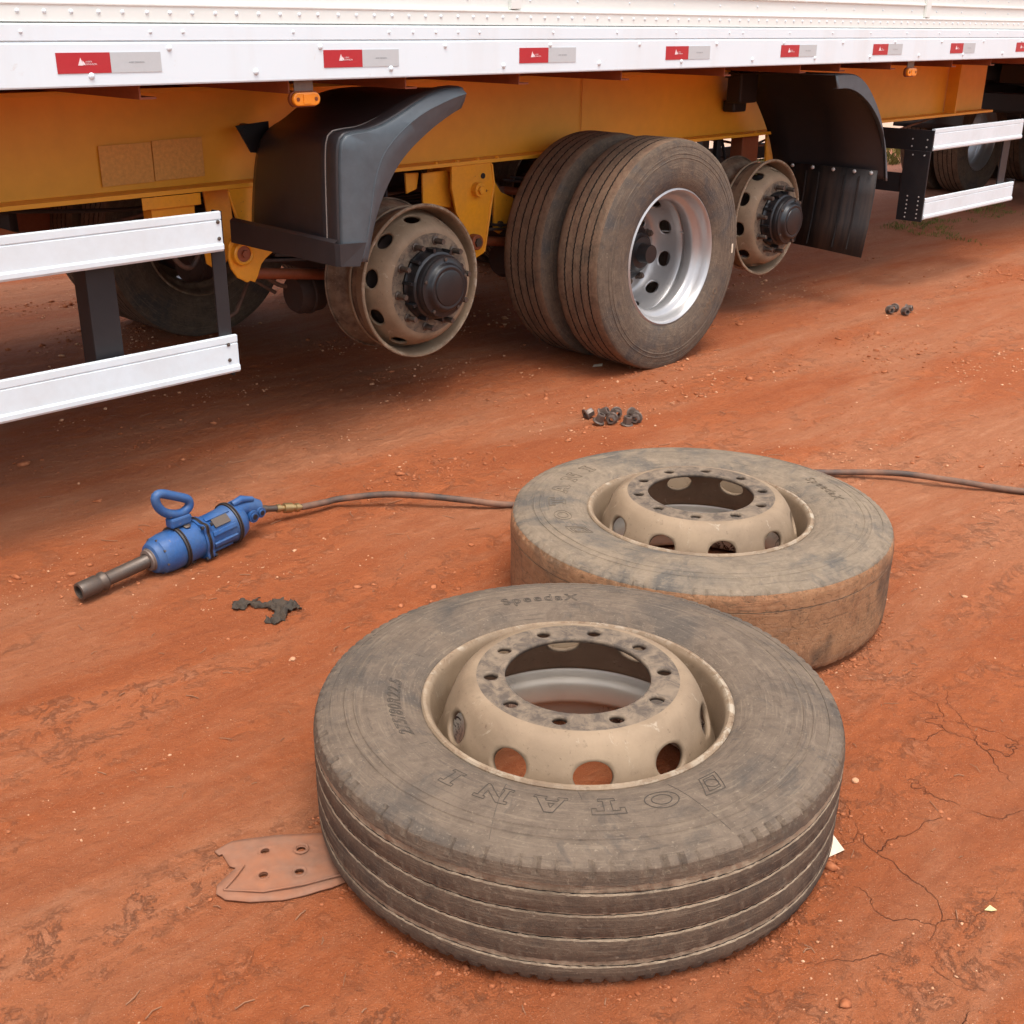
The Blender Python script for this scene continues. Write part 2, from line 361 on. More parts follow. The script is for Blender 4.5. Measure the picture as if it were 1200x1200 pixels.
def obj(name, me, parent=None, bevel=0, loc=None, rot=None, solid=0, soff=0):
    o = bpy.data.objects.new(name, me); COL.objects.link(o); o.parent = parent
    if loc is not None: o.location = loc
    if rot is not None: o.rotation_euler = rot
    if solid:
        m = o.modifiers.new('solid', 'SOLIDIFY'); m.thickness = solid; m.offset = soff
    if bevel:
        m = o.modifiers.new('bevel', 'BEVEL'); m.width = bevel; m.segments = 2; m.limit_method = 'ANGLE'; m.angle_limit = math.radians(40); m.harden_normals = False
    return o
def tag(o, label, cat, group=None, kind=None):
    o['label'] = label; o['category'] = cat
    if group: o['group'] = group
    if kind: o['kind'] = kind
    return o
def thing(name, label, cat, loc=(0, 0, 0), rot=(0, 0, 0), group=None):
    o = bpy.data.objects.new(name, None); COL.objects.link(o); o.location = loc; o.rotation_euler = rot
    return tag(o, label, cat, group)
def part_empty(name, parent, loc=(0, 0, 0), rot=(0, 0, 0)):
    o = bpy.data.objects.new(name, None); COL.objects.link(o); o.parent = parent; o.location = loc; o.rotation_euler = rot; return o

# value noise
def vnoise(x, y, seed):
    rs = np.random.RandomState(seed); G = rs.rand(256, 256)
    xi = np.floor(x).astype(int); yi = np.floor(y).astype(int); fx = x - xi; fy = y - yi
    fx = fx * fx * fx * (fx * (fx * 6 - 15) + 10); fy = fy * fy * fy * (fy * (fy * 6 - 15) + 10)
    a = G[xi % 256, yi % 256]; b = G[(xi + 1) % 256, yi % 256]; c = G[xi % 256, (yi + 1) % 256]; d = G[(xi + 1) % 256, (yi + 1) % 256]
    return (a * (1 - fx) + b * fx) * (1 - fy) + (c * (1 - fx) + d * fx) * fy
def fbm(x, y, seed, oct=5, gain=0.5):
    s = 0; a = 1; t = 0
    for i in range(oct):
        s = s + a * vnoise(x + 17.3 * i, y - 9.1 * i, seed + i); t += a; a *= gain; x = x * 2.03; y = y * 2.03
    return s / t

# ------------------------------------------------------------------ ground
CX, CY = math.cos(0.75), math.sin(0.75)
def gheight(x, y):
    x = np.asarray(x, float); y = np.asarray(y, float)
    a = x * CX + y * CY; b = -x * CY + y * CX          # along the tracks / across
    d = np.hypot(x, y)
    fade = np.clip(1.6 - d / 30, 0.15, 1)
    h = (fbm(a * 0.35, b * 1.1, 11, 4) - 0.5) * 0.040
    h += (fbm(a * 1.6, b * 5.5, 21, 4) - 0.5) * 0.014
    rough = np.clip((fbm(a * 0.8 + 3, b * 1.9, 31, 3) - 0.50) * 6, 0, 1)
    h += (fbm(x * 19, y * 19, 41, 5, 0.65) - 0.5) * (0.0042 + 0.011 * rough)
    # flatten under the things that rest on it
    for cx, cy, r in ((0.13, 1.945, 0.62), (0.504, 2.893, 0.6), (0.7, 5.2, 0.5), (-0.43, 1.74, 0.2), (-0.95, 3.1, 0.45), (0.38, 4.4, 0.2), (2.1, 6.31, 0.2), (-0.66, 2.78, .15)):
        k = np.clip(1 - (np.hypot(x - cx, y - cy) / r) ** 4, 0, 1); h = h * (1 - 0.85 * k)
    return h * fade
def axis(segs):
    out = [segs[0][0]]
    for a, b, s in segs:
        n = max(1, int(round((b - a) / s))); out += list(a + (b - a) * (np.arange(1, n + 1) / n))
    return np.array(out)
def grow(x0, step, lim, f=1.18):
    o = []; x = x0
    while abs(x) < lim: step *= f; x += step; o.append(x)
    return o
xs = axis([(-4, -1.4, .03), (-1.4, 1.7, .009), (1.7, 6, .03)])
xs = np.array(sorted(grow(-4, -.04, 300) + list(xs) + grow(6, .04, 300)))
ys = axis([(0.6, 1.25, .02), (1.25, 3.3, .009), (3.3, 5.2, .016), (5.2, 9, .04)])
ys = np.array(sorted(grow(.6, -.03, 60) + list(ys) + grow(9, .05, 600)))
X, Y = np.meshgrid(xs, ys); Z = gheight(X, Y)
nx, ny = len(xs), len(ys)
me = bpy.data.meshes.new('ground')
co = np.stack([X.ravel(), Y.ravel(), Z.ravel()], -1)
ii = (np.arange(ny - 1)[:, None] * nx + np.arange(nx - 1)[None]).ravel()
quads = np.stack([ii, ii + 1, ii + 1 + nx, ii + nx], -1)
me.vertices.add(len(co)); me.vertices.foreach_set('co', co.ravel())
me.loops.add(quads.size); me.loops.foreach_set('vertex_index', quads.ravel())
me.polygons.add(len(quads)); me.polygons.foreach_set('loop_start', np.arange(len(quads)) * 4); me.polygons.foreach_set('loop_total', np.full(len(quads), 4))
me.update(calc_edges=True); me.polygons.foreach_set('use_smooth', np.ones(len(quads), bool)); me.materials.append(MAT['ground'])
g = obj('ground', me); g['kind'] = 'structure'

# ---- crumbs and grit
ico_v = []; ico_f = []
_bm = bmesh.new(); bmesh.ops.create_icosphere(_bm, subdivisions=1, radius=1)
ico_v = np.array([v.co[:] for v in _bm.verts]); ico_f = np.array([[v.index for v in f.verts] for f in _bm.faces]); _bm.free()
def scatter(name, label, cat, mat, pts, sizes, seed, flat=0.55):
    rs = np.random.RandomState(seed); n = len(pts); nv = len(ico_v)
    V = ico_v[None] * (0.65 + 0.7 * rs.rand(n, nv, 1))
    sc3 = np.stack([sizes * (0.7 + 0.8 * rs.rand(n)), sizes * (0.6 + 0.6 * rs.rand(n)), sizes * flat * (0.6 + 0.6 * rs.rand(n))], -1)
    V = V * sc3[:, None]; a = rs.rand(n) * 6.283; ca, sa = np.cos(a), np.sin(a)
    x = V[..., 0] * ca[:, None] - V[..., 1] * sa[:, None]; y = V[..., 0] * sa[:, None] + V[..., 1] * ca[:, None]
    z = V[..., 2] + gheight(pts[:, 0], pts[:, 1])[:, None] + sizes[:, None] * flat * 0.35
    co = np.stack([x + pts[:, 0:1], y + pts[:, 1:2], z], -1).reshape(-1, 3)
    F = (ico_f[None] + (np.arange(n) * nv)[:, None, None]).reshape(-1, 3)
    me = bpy.data.meshes.new(name); me.vertices.add(len(co)); me.vertices.foreach_set('co', co.ravel())
    me.loops.add(F.size); me.loops.foreach_set('vertex_index', F.ravel()); me.polygons.add(len(F))
    me.polygons.foreach_set('loop_start', np.arange(len(F)) * 3); me.polygons.foreach_set('loop_total', np.full(len(F), 3)); me.update(calc_edges=True)
    me.materials.append(MAT[mat]); o = obj(name, me); tag(o, label, cat, kind='stuff'); return o
rs = np.random.RandomState(5)
def cand(n, x0, x1, y0, y1, seed, thr, gain):
    p = np.stack([rs.uniform(x0, x1, n), rs.uniform(y0, y1, n)], -1)
    a = p[:, 0] * CX + p[:, 1] * CY; b = -p[:, 0] * CY + p[:, 1] * CX
    m = fbm(a * 1.2, b * 3.0, seed, 4, .6); keep = rs.rand(n) < np.clip((m - thr) * gain, 0.02, 1)
    return p[keep]
near = cand(26000, -1.4, 2.0, 1.2, 4.2, 61, 0.55, 9)
far_ = cand(26000, -3.5, 5, 3.6, 8, 71, 0.54, 9)
P = np.concatenate([near, far_])
dd = np.hypot(P[:, 0], P[:, 1])
S = np.exp(rs.normal(0, 0.5, len(P))) * 0.0022 * np.clip(dd / 3.0, 0.75, 2.0)
big = rs.rand(len(P)) < 0.02; S[big] *= 2.8
ring = []
for cx, cy in ((0.13, 1.945), (0.504, 2.893)):
    a_ = rs.rand(1100) * 2 * PI; r_ = .488 + np.abs(rs.normal(0, .022, 1100)); ring.append(np.stack([cx + r_ * np.cos(a_), cy + r_ * np.sin(a_)], -1)[fbm(np.cos(a_) * 3 + 5, np.sin(a_) * 3 + 5, 77, 3) > .5])
ring = np.concatenate(ring); RS = np.exp(rs.normal(0, .5, len(ring))) * .0024
for cx, cy in ((0.13, 1.945), (0.504, 2.893)):
    k = np.hypot(P[:, 0] - cx, P[:, 1] - cy) > 0.5; P = P[k]; S = S[k]
P = np.concatenate([P, ring]); S = np.concatenate([S, RS])
scatter('clay_crumbs', 'reddish clay crumbs and small clods scattered over the ground', 'clay crumbs', 'pebble', P, S, 3)
near = cand(6000, -1.4, 2.0, 1.2, 4.2, 81, 0.56, 9); far_ = cand(13000, -3.5, 5, 3.6, 8, 91, 0.55, 9)
P = np.concatenate([near, far_]); dd = np.hypot(P[:, 0], P[:, 1]); S = np.exp(rs.normal(0, 0.45, len(P))) * 0.0019 * np.clip(dd / 3.0, 0.8, 1.9)
for cx, cy in ((0.13, 1.945), (0.504, 2.893)):
    k = np.hypot(P[:, 0] - cx, P[:, 1] - cy) > 0.5; P = P[k]; S = S[k]
scatter('pale_grit', 'pale sandy grit sprinkled across the red ground', 'grit', 'pebble2', P, S, 4, 0.7)

# ------------------------------------------------------------------ wheels and tyres
RT = 0.507
def tyre_mesh(name, mats, style, R=RT, seed=0):
    N = 432
    # (r, a, material, tag)
    out = [(.2855, .100, 0), (.292, .108, 0), (.302, .116, 0), (.310, .121, 0), (.330, .129, 0), (.355, .1345, 0), (.380, .1365, 0), (.405, .1355, 0),
           (.4255, .133, 0), (.427, .1342, 0), (.4295, .1342, 0), (.431, .1322, 0), (.443, .1303, 0), (.4445, .1313, 0), (.447, .1311, 0), (.4485, .1290, 0),
           (.462, .1262, 0), (.474, .1230, 0), (.4745, .1242, 0), (.484, .1215, 0), (.491, .1188, 0), (.4985, .1150, 0), (.5010, .1110, 1), (.5030, .1060, 1)]
    tr = []
    def groove(c, w, d):
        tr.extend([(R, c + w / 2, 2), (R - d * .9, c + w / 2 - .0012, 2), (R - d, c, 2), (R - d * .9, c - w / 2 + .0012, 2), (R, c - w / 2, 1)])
    def groove2(c, w, d):
        e = c - w / 2 + .0035
        tr.extend([(R, c + w / 2, 2), (R - .0012, c + w / 2 - .002, 2), (R - .0016, e + .0018, 3), (R - d * .7, e + .0014, 3), (R - d * .7, e + .0004, 3), (R - .0014, e, 2), (R - .0002, c - w / 2, 1)])
    tr.append((R - .0022, .100, 1)); tr.append((R - .001, .092, 1))
    if style == 'road':      # four straight grooves
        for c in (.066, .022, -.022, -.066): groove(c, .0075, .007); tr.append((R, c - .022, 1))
    elif style == 'worn':
        for c, d, w in ((.078, .0035, .020), (.030, .0045, .009), (-.018, .0045, .009), (-.070, .0035, .015)): groove2(c, w, d); tr.append((R - .0005, c - .022, 1))
    else:
        groove(.068, .003, .0022)
        for c in (.05, .025, 0, -.025, -.05, -.07): tr.append((R - .0004, c, 1))
    tr.append((R - .0022, -.100, 1))
    prof = out + [t_ for t_ in tr] + [(r, -a, m) for r, a, m in reversed(out)]
    # de-duplicate monotone a in tread
    pr_ = [prof[0]]
    for p in prof[1:]:
        if len(out) <= len(pr_) and p[2] >= 1 and p[1] > pr_[-1][1] + 1e-6: continue
        pr_.append(p)
    prof = pr_; K = len(prof)
    r0 = np.array([p[0] for p in prof]); a0 = np.array([p[1] for p in prof])
    th = np.arange(N) * 2 * PI / N
    Rr = np.tile(r0, (N, 1)); A = np.tile(a0, (N, 1))
    rs = np.random.RandomState(seed + 100)
    # shoulder notches
    notch = (np.arange(N) % 4 == 0)
    jag = rs.rand(N)
    for k in range(K):
        if .4900 < r0[k] < .5035 and abs(a0[k]) > .105:
            if style in ('worn', 'bald'):
                dpt = .0042 if style == 'worn' else .0030
                Rr[:, k] -= np.where(notch, dpt, 0) * (0.4 + jag); A[:, k] -= np.sign(a0[k]) * np.where(notch, dpt, 0) * (0.3 + jag)
            else:
                A[:, k] -= np.sign(a0[k]) * np.where(notch, .0012, 0)
    # chewed groove edges
    for k in range(1, K - 1):
        if prof[k][2] >= 2 or prof[k - 1][2] >= 2:
            amp = {'worn': .0009, 'road': .0006, 'bald': .0008}[style]
            A[:, k] += (rs.rand(N) - .5) * amp * 1.6; Rr[:, k] += (rs.rand(N) - .6) * amp
            A[:, k] += np.where(np.arange(N) % 3 == 0, amp * .9 + (.0022 if style == 'road' else 0), 0)
    ca, sa = np.cos(th)[:, None], np.sin(th)[:, None]
    nz = fbm((ca * 6 + 40) + 0 * A, (sa * 6 + 40) + A * 20, 300 + seed, 4) - .5
    Rr = Rr + nz * .003
    co = np.stack([Rr * ca, Rr * sa, A], -1).reshape(-1, 3)
    i = np.arange(N)[:, None]; j = (i + 1) % N; q = np.arange(K - 1)[None]
    F = np.stack([i * K + q, j * K + q, j * K + q + 1, i * K + q + 1], -1).reshape(-1, 4)
    mi = np.tile([prof[k][2] for k in range(K - 1)], N)
    me = bpy.data.meshes.new(name); me.from_pydata(co.tolist(), [], F.tolist())
    for m in mats: me.materials.append(MAT[m])
    me.polygons.foreach_set('material_index', mi.astype(np.int32)); me.polygons.foreach_set('use_smooth', np.ones(len(F), bool)); me.update()
    me.set_sharp_from_angle(angle=math.radians(35)); return me

SW_R = [.2855, .302, .310, .330, .355, .380, .405, .4255, .431, .4485, .462, .474, .484, .4985]
SW_A = [.100, .116, .121, .129, .1345, .1365, .1355, .133, .1322, .1290, .1262, .1230, .1215, .1150]
def swz(r): return float(np.interp(r, SW_R, SW_A))

def rim_mesh(name, mats, lim=-.096):
    "single piece rim, outer flange at z=0, going to z=-0.235"
    P = [(.2950, -.0075), (.2983, -.004), (.2985, -.0008), (.2968, .0012), (.2930, .0010), (.2890, -.0030), (.2866, -.010), (.2850, -.020), (.2805, -.046), (.2775, -.062), (.2755, -.080), (.2735, -.098),
         (.2700, -.104), (.2600, -.112), (.2515, -.121), (.2480, -.130), (.2475, -.158), (.2490, -.164), (.2560, -.172), (.2680, -.180), (.2740, -.186), (.2790, -.206), (.2856, -.222), (.2890, -.231), (.2940, -.2355), (.2985, -.232), (.2970, -.228)]
    P = [(r, z, 1 if (-.235 < z < lim) else 0) for r, z in P]
    b = MB(); b.revolve(P, 144); return b.mesh(name, mats, True)

def disc_mesh(name, mats, seed=0):
    prof = [(.1405, .0440), (.195, .0440), (.206, .0425), (.2165, .0360), (.2250, .0260), (.2330, .0130), (.2410, -.0040), (.2480, -.0220), (.2535, -.0400), (.2570, -.0530), (.2592, -.0620), (.2640, -.0760), (.2690, -.0860), (.2725, -.0930)]
    
    R_ = np.array([p[0] for p in prof]); Z_ = np.array([p[1] for p in prof])
    S_ = np.concatenate([[0], np.cumsum(np.hypot(np.diff(R_), np.diff(Z_)))])
    def at(s): return float(np.interp(s, S_, R_)), float(np.interp(s, S_, Z_))
    b = MB(); SEG = 16
    def P3(th, s):
        r, z = at(s); return (r * math.cos(th), r * math.sin(th), z)
    def band(s0, s1, n, mi):
        vs = []; fs = []; NT_ = 10 * SEG
        for q in range(n + 1):
            for i in range(NT_): vs.append(P3(2 * PI * i / NT_ - PI / 10, s0 + (s1 - s0) * q / n))
        for q in range(n):
            for i in range(NT_): fs.append((q * NT_ + i, q * NT_ + (i + 1) % NT_, (q + 1) * NT_ + (i + 1) % NT_, (q + 1) * NT_ + i))
        b.add(vs, fs, mi)
    def holed(s0, s1, sc, hr, hs, off, mi, nr=6):
        NS = 8
        for k in range(10):
            t0 = 2 * PI * k / 10 - PI / 10; dt = 2 * PI / 10; tc = t0 + dt / 2; rc = at(sc)[0]
            B_ = [(t0 + dt * i / SEG, s0) for i in range(SEG)] + [(t0 + dt, s0 + (s1 - s0) * i / NS) for i in range(NS)] + \
                 [(t0 + dt - dt * i / SEG, s1) for i in range(SEG)] + [(t0, s1 - (s1 - s0) * i / NS) for i in range(NS)]
            n = len(B_); vs = []; fs = []
            for q in range(nr + 1):
                f = (q / nr) ** 1.0
                for (t, s) in B_:
                    dx = (t - tc) * rc; dy = s - sc; a = math.atan2(dy / hs, dx / hr)
                    hx = hr * math.cos(a) / rc; hy = hs * math.sin(a)
                    vs.append(P3(tc + hx + ((t - tc) - hx) * f, sc + hy + ((s - sc) - hy) * f))
            for q in range(nr):
                for i in range(n): fs.append((q * n + i, q * n + (i + 1) % n, (q + 1) * n + (i + 1) % n, (q + 1) * n + i))
            b.add(vs, fs, mi)
    sA = S_[0]; sB = S_[1]; s1 = S_[3]; s2 = S_[10]
    holed(sA, sB, .1675 - .1405, .0145, .0145, 0, 1)
    band(sB, s1, 5, 0)
    holed(s1, s2, s1 + .0585, .036, .0285, 0, 0)
    band(s2, S_[-1], 4, 0)
    # hand holes staggered against the bolt holes
    nb = 10 * (2 * SEG + 16) * 7
    me_v = np.array(b.v); rad = np.hypot(me_v[:, 0], me_v[:, 1])
    rr = np.clip((rad - .196) / .012, 0, 1); ang = rr * PI / 10
    # only bands past the bend are turned by half a pitch; turned gradually over the plain band
    x = me_v[:, 0] * np.cos(ang) - me_v[:, 1] * np.sin(ang); y = me_v[:, 0] * np.sin(ang) + me_v[:, 1] * np.cos(ang)
    b.v = [tuple(p) for p in np.stack([x, y, me_v[:, 2]], -1)]
    return b.mesh(name, mats, True, merge=True)

ME = {}
ME['rim_tan'] = rim_mesh('rim', ['rim', 'rimwell']); ME['rim_bare'] = rim_mesh('rim', ['rim', 'rimrust'], -.05); ME['rim_silver'] = rim_mesh('rim', ['silver', 'silver'])
ME['disc_tan'] = disc_mesh('disc', ['rim', 'hubface']); ME['disc_silver'] = disc_mesh('disc', ['silver', 'silver'])
ME['ty_worn'] = tyre_mesh('tyre', ['side1', 'tread1', 'groove1', 'groove3'], 'worn', seed=1)
ME['ty_bald'] = tyre_mesh('tyre', ['side2', 'tread2', 'groove2'], 'bald', seed=2)
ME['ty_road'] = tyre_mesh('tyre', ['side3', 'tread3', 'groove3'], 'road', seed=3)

def bend(pts, a0, rbase, lift=.0006, seg=None):
    "text plane (x,y) -> sidewall of a lying tyre, tops outward, reading clockwise from above"
    out = []
    for x, y in pts:
        r = rbase + y; a = a0 - x / (rbase + .02)
        out.append((r * math.cos(a), r * math.sin(a), swz(r) + lift))
    return out
def densify(poly, step=.006):
    o = []
    n = len(poly)
    for i in range(n):
        a = np.array(poly[i]); b = np.array(poly[(i + 1) % n]); k = max(1, int(np.hypot(*(b - a)) / step))
        for q in range(k): o.append(tuple(a + (b - a) * q / k))
    return o
def ell(cx, cy, rx, ry, n=36): return [(cx + rx * math.cos(2 * PI * i / n), cy + ry * math.sin(2 * PI * i / n)) for i in range(n)]
H = .040
GL = {
 'O': [ell(.021, H / 2, .022, H / 2), ell(.021, H / 2, .013, H / 2 - .008)],
 'T': [[(0, H), (.040, H), (.040, H - .014), (.034, H - .014), (.034, H - .008), (.025, H - .008), (.025, .007), (.031, .007), (.031, 0), (.009, 0), (.009, .007), (.015, .007), (.015, H - .008), (.006, H - .008), (.006, H - .014), (0, H - .014)]],
 'A': [[(0, 0), (.013, 0), (.013, .006), (.011, .006), (.013, .011), (.027, .011), (.029, .006), (.027, .006), (.027, 0), (.044, 0), (.044, .006), (.040, .006), (.026, H), (.016, H), (.004, .006), (0, .006)], [(.016, .018), (.024, .018), (.020, .029)]],
 'N': [[(0, 0), (.015, 0), (.015, .006), (.012, .006), (.012, .028), (.034, 0), (.038, 0), (.038, H - .006), (.043, H - .006), (.043, H), (.028, H), (.028, H - .006), (.031, H - .006), (.031, .017), (.013, H), (0, H), (0, H - .006), (.005, H - .006), (.005, .006), (0, .006)]],
 'I': [[(0, 0), (.020, 0), (.020, .006), (.015, .006), (.015, H - .006), (.020, H - .006), (.020, H), (0, H), (0, H - .006), (.005, H - .006), (.005, .006), (0, .006)]],
}
def logo():    # slanted diamond with a ring
    return [[(0, 0), (.030, 0), (.046, H), (.016, H)], [(.009, .006), (.027, .006), (.037, H - .006), (.019, H - .006)], ell(.023, H / 2, .009, .010, 20)]
def brand_lettering(parent, mat, a_start, rbase, lift=.0004, rad=.0009):
    x = 0
    for L, w in (('*', .062), ('O', .055), ('T', .054), ('A', .056), ('N', .058), ('I', .03)):
        b = MB()
        for poly in (logo() if L == '*' else GL[L]):
            pts = densify([(px * 1.35 + x, py * 1.12) for px, py in poly])
            b.tube(bend(pts, a_start, rbase, lift), rad, 5, closed=True)
        b.build('letter' if L != '*' else 'logo_mark', mat, parent, True)
        x += w * 1.35 + .020
def text_lettering(parent, mat, text, size, a_start, rbase, rad=.0007, spacing=1.0, italic=0.0, lift=.0004):
    cu = bpy.data.curves.new('t', 'FONT'); cu.body = text; cu.size = size; cu.fill_mode = 'NONE'; cu.bevel_depth = rad; cu.bevel_resolution = 1; cu.shear = italic; cu.space_character = spacing; cu.resolution_u = 6
    o = bpy.data.objects.new('t', cu); COL.objects.link(o); bpy.context.view_layer.update()
    dg = bpy.context.evaluated_depsgraph_get(); me = bpy.data.meshes.new_from_object(o.evaluated_get(dg)); bpy.data.objects.remove(o)
    n = len(me.vertices); co = np.empty(n * 3); me.vertices.foreach_get('co', co); co = co.reshape(-1, 3)
    r = rbase + co[:, 1]; a = a_start - co[:, 0] / (rbase + .015)
    z = np.interp(r, SW_R, SW_A) + lift + co[:, 2]
    me.vertices.foreach_set('co', np.stack([r * np.cos(a), r * np.sin(a), z], -1).ravel()); me.materials.clear(); me.materials.append(MAT[mat]); me.name = 'lettering'; me.update()
    return obj('lettering', me, parent)

MAT['letter1'] = paint('raised rubber lettering', lin(66, 57, 48), 0.8, 0.5, lin(100, 88, 74), 30, .1)
MAT['letter2'] = paint('raised muddy lettering', lin(90, 76, 60), 0.8, 0.4, lin(120, 104, 84), 30, .1)

def lying_wheel(name, label, loc, ty, hand_deg, tilt, disc='disc_tan'):
    t = thing(name, label, 'wheel', loc, tilt, 'truck wheels lying flat on the ground')
    tyre = obj('tyre', ME[ty], t, loc=(0, 0, .1345))
    rim = obj('rim', ME['rim_tan'], t, loc=(0, 0, .252), solid=.006, soff=0)
    d = obj('disc', ME[disc], rim, rot=(0, 0, math.radians(hand_deg)), solid=.010, soff=0)
    return t, tyre
w1, ty1 = lying_wheel('detached_truck_wheel', 'nearest flat-lying truck wheel with four tread grooves and OTANI lettering', (0.1296, 1.945, .0), 'ty_worn', -68, (0, 0, 0))
w2, ty2 = lying_wheel('detached_truck_wheel', 'bald mud-smeared truck wheel lying behind the near one, with a worn smooth tread', (0.5038, 2.8926, .0), 'ty_bald', -102.7, (0, 0, 0))
brand_lettering(ty1, 'letter1', math.radians(-50), .348)
text_lettering(ty1, 'letter1', 'SpeedaX', .040, math.radians(113), .370, spacing=1.25)
text_lettering(ty1, 'letter1', '275/80R22.5', .034, math.radians(208), .342, spacing=1.15, italic=.3)
brand_lettering(ty2, 'letter2', math.radians(214), .360)
text_lettering(ty2, 'letter2', 'SpeedaX', .040, math.radians(30), .372, spacing=1.2)
# tyre seams (thin mould lines crossing the sidewall)
b = MB()
for dg_ in (-63, -112, -90, 118, 88, 160, 215):
    a = math.radians(dg_); b.tube([((r) * math.cos(a + (r - .4) * .5), r * math.sin(a + (r - .4) * .5), swz(r) + .0001) for r in np.linspace(.33 if dg_ != -90 else .31, .47 if dg_ in (-112, -63) else .35, 12)], .0006, 4)
o = b.build('mould_line', 'letter1', ty1); o['kind'] = 'stuff'

# clay ridge squeezed out under the near tyre
b = MB(); rs_ = random.Random(4)
n_r = 150; k_r = 9; vs = []
for i in range(n_r):
    a = math.radians(-108 + 46 * i / (n_r - 1)); e = math.sin(PI * i / (n_r - 1)) ** .5
    wob = float(fbm(np.array(i * .09), np.array(2.5), 3, 4, .65)); wd = .004 + .026 * e * wob; hh = .004 + .016 * e * float(fbm(np.array(i * .12), np.array(7.5), 5, 4, .65))
    for k in range(k_r):
        f = k / (k_r - 1); rr = .478 + (.012 + wd) * f; z = hh * math.cos(f * PI / 2) ** .6 + (float(fbm(np.array(i * .35), np.array(k * .8), 9, 3)) - .5) * .004
        vs.append((.1296 + rr * math.cos(a), 1.945 + rr * math.sin(a), max(z, -.003) if k < k_r - 1 else -.004))
b.add(vs, [(i * k_r + k, (i + 1) * k_r + k, (i + 1) * k_r + k + 1, i * k_r + k + 1) for i in range(n_r - 1) for k in range(k_r - 1)])
o = b.build('clay_ridge', 'ground', None, True); tag(o, 'ridge of red clay squeezed out under the nearest tyre', 'clay ridge', kind='stuff')

# ------------------------------------------------------------------ semi trailer
TH = 0.793825
trailer = thing('semi_trailer', 'white box semi-trailer with yellow chassis and two hubs stripped of their outer wheels', 'semi-trailer', (0.69963, 5.2186, 0), (0, 0, TH))
# local frame: x = along the trailer, y = -v (v positive towards the camera), z up
U0, U1 = -9.0, 9.5
def B_(): return MB()
# body shell
b = B_(); b.box(U0, U1, -.030, 2.53, 1.30, 4.05); b.build('body', 'cream', trailer, bevel=.004)
b = B_()     # lower side rail extrusion, stepped
b.prism([(U0, 0), (U0, 1)], 0, 0) if False else None
def ext_u(b, prof, u0, u1, mi=0):
    "profile in (v,z) extruded along u"
    n = len(prof); vs = [(u0, -v, z) for v, z in prof] + [(u1, -v, z) for v, z in prof]
    fs = [tuple(range(n)), tuple(range(2 * n - 1, n - 1, -1))] + [(i, i + n, (i + 1) % n + n, (i + 1) % n) for i in range(n)]
    b.add(vs, fs, mi)
ext_u(b, [(.033, 1.290), (.036, 1.286), (.050, 1.286), (.052, 1.290), (.052, 1.392), (.049, 1.396), (.044, 1.397), (.044, 1.400), (.050, 1.401), (.050, 1.438), (.046, 1.441), (.038, 1.442), (.033, 1.442)], U0, U1)
b.build('lower_side_rail', 'white', trailer)
b = B_()     # panel foot strip with the dense rivet row, its bead and the ribs above
ext_u(b, [(.031, 1.445), (.041, 1.446), (.041, 1.484), (.044, 1.488), (.044, 1.492), (.040, 1.495), (.031, 1.495)], U0, U1)
for k in range(1, 14):
    z = 1.495 + k * .062
    ext_u(b, [(.0305, z - .006), (.038, z - .003), (.038, z + .003), (.0305, z + .006)], U0, U1)
b.build('ribbed_panel', 'cream', trailer)
def rivets(name, pos, v, r, n=8):
    b = B_()
    for u, z in pos:
        M = Matrix.Translation((u, -v, z)) @ Matrix.Rotation(PI / 2, 4, 'X')
        b.revolve([(r, 0), (r * .85, r * .35), (r * .45, r * .62), (.0001, r * .7)], n, M)
    o = b.build(name, 'chrome_white' if 'chrome_white' in MAT else 'white', trailer, True); o['kind'] = 'stuff'; return o
rv = random.Random(2)
rivets('rivet_row', [(-4.4 + .0715 * i + rv.uniform(-.004, .004), 1.4705) for i in range(190)], .041, .0062)
pos = []; u = -4.3
while u < 9: pos.append((u, 1.422)); u += rv.choice([.37, .37, .10, .36])
rivets('rivet_row', pos, .050, .0055)
rivets('rivet_row', [(-4.475 + .514 * i, 1.380) for i in range(27)], .052, .0085, 12)
rivets('rivet_row', [(-4.71 + .5135 * i, 1.3135) for i in range(1, 28)], .052, .0095, 12)
pos = [(-4.4 + .285 * i + rv.uniform(-.03, .03), 1.526 + .0 * i) for i in range(46)] + [(-4.4 + .285 * i + rv.uniform(-.03, .03), 1.588) for i in range(46)]
rivets('rivet_row', pos, .0302, .005)
for u in (-4.0, -1.07, 2.0, 5.1): b = B_(); b.box(u, u + .05, -.0455, -.030, 1.497, 4.0); b.build('panel_joint', 'cream', trailer, bevel=.002)
